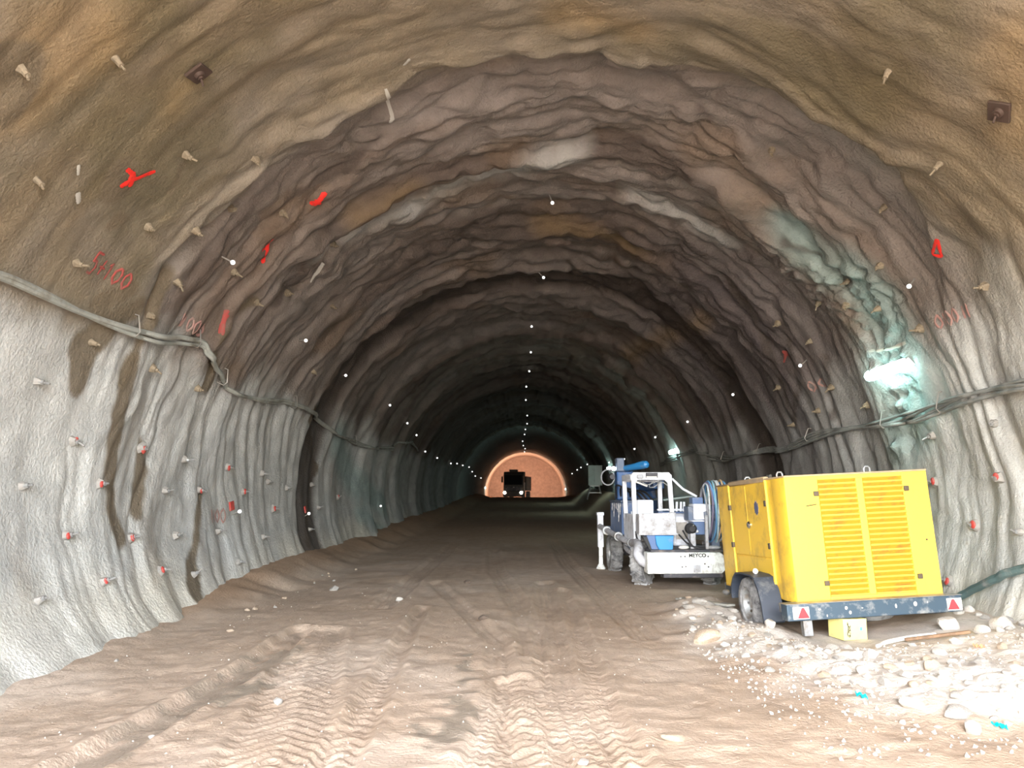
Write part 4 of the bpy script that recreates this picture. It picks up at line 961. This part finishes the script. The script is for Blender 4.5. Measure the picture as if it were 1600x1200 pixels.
ribbon('paint_arrow', [p_['red_arrow'], [(p_['red_arrow'][0][0] - .006, p_['red_arrow'][0][1] + .02), p_['red_arrow'][1]], p_['red_arrow_tick'], [(p_['red_arrow_tick'][0][0] - .005, p_['red_arrow_tick'][0][1] + .10), p_['red_arrow'][1]]], M_RED, .055, 'bright red sprayed arrow high on the left wall')
ribbon('paint_mark', [p_['red_mark'], p_['red_mark_tick'], [(p_['red_mark'][1][0] + .02, p_['red_mark'][1][1] + .05), (p_['red_mark'][2][0] - .004, p_['red_mark'][2][1])]], M_RED, .05, 'red sprayed mark on the left shoulder of the vault')
ribbon('paint_mark', [p_['red_streak'], p_['red_streak_tick']], M_RED, .06, 'thin red sprayed streak on the left shoulder')
ribbon('paint_mark', [p_['red_band'], [(p_['red_band'][0][0] + .01, p_['red_band'][0][1] + .06), (p_['red_band'][2][0], p_['red_band'][2][1] + .05)]], M_DRED, .055, 'dull red band above the left cable')
scrawl('painted_scrawl', (p_['faint_a'][1][0], p_['faint_a'][1][1]), .8, .22, 6, M_FAINT, 'faded red scrawl above the left cable')
scrawl('painted_scrawl', (p_['faint_b'][1][0], p_['faint_b'][1][1]), .7, .24, 4, M_FAINT, 'faded red scrawl low on the left wall')
ribbon('paint_triangle', [p_['triangle'][:2], p_['triangle'][1:3], [p_['triangle'][0], p_['triangle'][2]]], M_RED, .045, 'red sprayed triangle high on the right wall')
scrawl('painted_scrawl', (p_['pale_text'][1][0], p_['pale_text'][1][1]), .75, .2, 6, M_FAINT, 'faded red lettering on the right wall'); scrawl('painted_scrawl', p_['r1'][0], .7, .22, 4, M_FAINT, 'faded red scrawl on the right wall left of the lamp', 4)
ribbon('paint_mark', [p_['r2'], [(p_['r2'][0][0], p_['r2'][1][1]), (p_['r2'][1][0], p_['r2'][0][1] + .15)]], M_DRED, .07, 'dull red cross on the right wall far left of the lamp')
for key, w in (('streak_a', .055), ('streak_b', .05), ('streak_c', .035), ('streak_d', .06), ('streak_f', .05)):
    ribbon('lime_streak', [p_[key]], M_LIME, w)
ribbon('lime_streak', [p_['streak_e'][0:2]], M_LIME, .035)
# the number 5+100 sprayed on the left wall
GL = {'5': [[(.9, 1), (.1, 1), (.1, .58), (.6, .62), (.85, .35), (.6, .02), (.1, .05)]], '+': [[(.05, .5), (.95, .5)], [(.5, .95), (.5, .05)]], '1': [[(.2, .75), (.5, 1), (.5, 0)]],
      '0': [[(.5, 1), (.12, .7), (.12, .3), (.5, 0), (.88, .3), (.88, .7), (.5, 1)]]}
(a0, y0), (a1, y1) = p_['num']
strokes = []; hgt = .20; n_ = 5
for i, chx in enumerate('5+100'):
    f0 = i / n_
    for st in GL[chx]:
        strokes.append([(a0 + (a1 - a0) * (f0 + u * .16) - (w - .5) * hgt / RAD * (1.25 if chx == '5' else 1), y0 + (y1 - y0) * (f0 + u * .16)) for u, w in st])
ribbon('painted_number', strokes, M_DRED, .032, 'number 5+100 sprayed in dull red on the left wall', .016, False)
# ---------------------------------------------------------------- stones, scraps and timber on the ground
rs = random.Random(21)
M_ROCKS = [mat('stone_pale', (.62, .59, .54), .95, 0, (.45, .41, .36), .5, 7, .7, 14), mat('stone_grey', (.42, .40, .37), .95, 0, (.30, .27, .23), .5, 7, .7, 14), mat('stone_beige', (.50, .40, .30), .95, 0, (.38, .29, .21), .5, 7, .7, 14), mat('stone_dark', (.12, .09, .07), .95, 0, (.2, .15, .11), .4, 9, .7, 14)]
def stone_mesh(seed, m):
    r = random.Random(seed); b = MB(); b.ball((0, 0, 0), 1, 14, 9)
    planes = [(Vector((r.gauss(0, 1), r.gauss(0, 1), r.gauss(0, 1))).normalized(), r.uniform(.55, .9)) for _ in range(11)]
    out = []
    for v in b.v:
        v = Vector(v)
        for n, d in planes:
            e = v.dot(n) - d
            if e > 0: v -= n * e * .93
        out.append(tuple(v))
    b.v = out; return b.mesh('stone', m, 28)
SM = {k: [stone_mesh(40 + 9 * k + q, M_ROCKS[k]) for q in range(5)] for k in range(4)}
PLACED = []
def stone(x, y, s, k, label, group=None, flat=.65, sink=.25, rz=None, name='stone'):
    o = bpy.data.objects.new(name, rs.choice(SM[k])); C.objects.link(o)
    o.scale = (s * rs.uniform(.85, 1.2), s * rs.uniform(.75, 1.0), s * flat * rs.uniform(.85, 1.1)); o.rotation_euler = (rs.uniform(-.25, .25), rs.uniform(-.25, .25), rs.uniform(0, 6.28) if rz is None else rz)
    o.location = (x, y, float(floor_z(x, y)) + s * flat * (.55 - sink * .8))
    PLACED.append((x, y, s)); return tag(o, label, 'stone', group)
def free(x, y, s):
    g_ = 2.72 < x < 5.0 and 8.55 < y < 12 or 3.3 < x < 3.9 and 8.4 < y < 9.3
    return not g_ and all(math.hypot(x - a, y - b) > 1.15 * (s + c) for a, b, c in PLACED) and not (3.5 < x < 4.65 and 8.0 < y < 8.55)
# single stones one can point at
stone(1.98, 8.7, .17, 2, 'rounded beige boulder at the left edge of the rubble')
stone(2.42, 10.75, .20, 1, 'long grey slab of stone beside the generator wheel', None, .30, .1, .3)
stone(2.80, 9.12, .085, 0, 'pale angular stone chocking the rear of the generator wheel', None, .9, .15)
stone(-.53, 10.1, .07, 3, 'small dark stone on the road in the middle distance')
stone(-1.02, 13.9, .08, 3, 'dark clod on the road left of the sprayer')
stone(.98, 5.35, .11, 2, 'flat brown stone pressed into the road in the foreground', None, .25, .3)
stone(2.08, 8.35, .06, 0, 'small white stone in front of the beige boulder')
stone(2.85, 5.98, .13, 0, 'flat pale slab at the front edge of the rubble', None, .35)
stone(3.05, 5.75, .12, 1, 'grey slab beside the front blue scrap', None, .4)
stone(4.55, 8.62, .125, 0, 'white block of stone under the right end of the bumper', None, .85, .2)
stone(4.95, 8.35, .16, 0, 'pale block against the right wall behind the plank')
stone(-3.15, 13.0, .09, 1, 'grey stone at the foot of the left bank')
stone(-1.9, 11.9, .07, 0, 'pale stone on the left side of the road')
stone(-2.6, 5.6, .03, 0, 'pale stone beside the wet rut in the left foreground')
stone(-1.95, 6.3, .05, 0, 'small white stone between the wet rut and the chevron track')
stone(.35, 4.95, .045, 0, 'small white pebble in the middle foreground')
# rubble: countable pieces round the generator, alike
for q in range(150):
    for _ in range(30):
        x = rs.uniform(1.9, 5.2); y = rs.uniform(5.5, 11.5)
        d = float(seg_dist(np.array(x), np.array(y), BERM))
        s_ = rs.choice((.025, .03, .035, .04, .05, .06, .08))
        if (d < .35 or (x > 2.5 and y < 8.4 and rs.random() < .5)) and free(x, y, s_): break
    else: continue
    stone(x, y, s_, rs.choice((0, 0, 0, 1, 2)), 'small pale piece of rubble in the spread around the generator', 'rubble pieces around the generator', rs.uniform(.45, .7))
for q in range(26):
    for _ in range(40):
        x = rs.uniform(4.62, 5.3); y = rs.uniform(7.9, 10.2); s_ = rs.choice((.05, .07, .09, .11))
        if (x > 5.05 or y < 8.45) and all(math.hypot(x - a, y - b) > 1.35 * (s_ + c) for a, b, c in PLACED): break
    else: continue
    stone(x, y, s_, rs.choice((0, 0, 1)), 'white rubble piece heaped at the foot of the right wall', 'rubble heaped at the right wall', rs.uniform(.6, .9))
for q in range(14):
    y = rs.uniform(7, 17); x = -3.7 - rs.uniform(-.3, .35)
    stone(x, y, rs.choice((.025, .03, .045)), rs.choice((1, 2, 2)), 'small stone fallen at the foot of the left wall', 'stones along the left wall foot')
# gravel nobody could count
gv = MB()
for q in range(3000):
    if q < 2500:
        x = rs.uniform(1.8, 5.3); y = rs.uniform(5.0, 9.4)
        if float(seg_dist(np.array(x), np.array(y), BERM)) > .7 and rs.random() < .5: continue
        s = rs.choice((.006, .008, .010, .013, .018, .022))
    else:
        x = rs.uniform(-4, 2.2); y = 4.5 + 9 * rs.random() ** 1.6; s = rs.choice((.004, .006, .008, .010))
    if not free(x, y, s) or math.hypot(x - 2.57, y - 6.2) < .1 or math.hypot(x - 3.24, y - 5.58) < .1: continue
    z = float(floor_z(x, y)); M = Matrix.Translation((x, y, z + s * .3)) @ Euler((rs.uniform(0, 6), rs.uniform(0, 6), rs.uniform(0, 6))).to_matrix().to_4x4()
    vs = [M @ (Vector(p) * s * rs.uniform(.7, 1.25)) for p in ((1, 0, 0), (-1, 0, 0), (0, 1, 0), (0, -1, 0), (0, 0, .8), (0, 0, -.8))]
    gv.add(vs, [(0, 2, 4), (2, 1, 4), (1, 3, 4), (3, 0, 4), (2, 0, 5), (1, 2, 5), (3, 1, 5), (0, 3, 5)])
tag(gv.build('gravel', mat('gravel_stone', (.46, .42, .37), .95, 0, (.32, .27, .22), .5, 3), None, 0, 0), 'pale gravel scattered over the rubble and the muddy road', None, None, 'stuff')['category'] = 'gravel'
# scraps and timber
def scrap(x, y, label, m, name, cat):
    b = MB(); k = 9; P = []
    for i in range(k):
        for j in range(k):
            u, w = i / (k - 1) - .5, j / (k - 1) - .5
            P.append((u * .085, w * .06, .012 + .018 * math.sin(7 * u + 3 * w) * math.cos(5 * w) + .012 * rs.random()))
    top = [tuple(p) for p in P]; n2 = len(top)
    vs = top + [(x_, y_, z_ - .006) for x_, y_, z_ in top]; fs = []
    for i in range(k - 1):
        for j in range(k - 1):
            a = i * k + j; fs.append((a, a + k, a + k + 1, a + 1)); fs.append((n2 + a, n2 + a + 1, n2 + a + k + 1, n2 + a + k))
    for i in range(k - 1):
        for a, b2 in ((i, i + 1), (k * (k - 1) + i + 1, k * (k - 1) + i), ((i + 1) * k, i * k), (i * k + k - 1, (i + 1) * k + k - 1)): fs.append((a, b2, n2 + b2, n2 + a))
    b.add(vs, fs); o = b.build(name, m); o.location = (x, y, float(floor_z(x, y)) + .004); o.rotation_euler = (.3, .1, rs.uniform(0, 3)); return tag(o, label, cat)
M_CYAN = mat('cyan_plastic', (.0, .50, .62), .35)
scrap(2.57, 6.20, 'crumpled bright blue plastic scrap on the rubble in the foreground', M_CYAN, 'plastic_scrap', 'litter')
scrap(3.24, 5.58, 'bright blue plastic scrap at the right edge of the picture', M_CYAN, 'plastic_scrap', 'litter')
scrap(4.2, 7.45, 'small orange plastic scrap near the wooden batten', mat('orange_plastic', (.70, .30, .16), .5), 'plastic_scrap', 'litter')
def along(name, label, cat, p0, p1, w, h, m, lift=.03):
    z0 = float(floor_z(*p0)); z1 = float(floor_z(*p1)); a = Vector((p0[0], p0[1], z0 + lift)); b_ = Vector((p1[0], p1[1], z1 + lift)); d = b_ - a
    o = MB().box(0, d.length, -w / 2, w / 2, -h / 2, h / 2).build(name, m, None, .006); o.location = a; o.rotation_euler = (0, -math.asin(d.z / d.length), math.atan2(d.y, d.x)); return tag(o, label, cat)
along('wooden_batten', 'brown wooden batten lying on the ground right of the generator', 'timber', (3.95, 8.35), (4.52, 8.15), .045, .03, mat('weathered_wood', (.26, .16, .09), .8, 0, (.16, .10, .06), .5, 8), .035)
pp = MB(); pp.tube(spline([(3.62, 8.25, float(floor_z(3.62, 8.25)) + .02), (3.8, 8.40, float(floor_z(3.8, 8.4)) + .035), (4.1, 8.45, float(floor_z(4.1, 8.45)) + .035), (4.3, 8.40, float(floor_z(4.3, 8.4)) + .03)], 8), .022, 8)
tag(pp.build('pipe_offcut', M_WHITE), 'pale bent pipe lying beside the yellow carton', 'pipe')
along('wooden_board', 'grey board lying on the ground left of the generator wheel', 'timber', (2.25, 11.6), (2.75, 10.6), .14, .03, mat('grey_wood', (.36, .36, .33), .85, 0, (.24, .23, .2), .5, 6), .03)
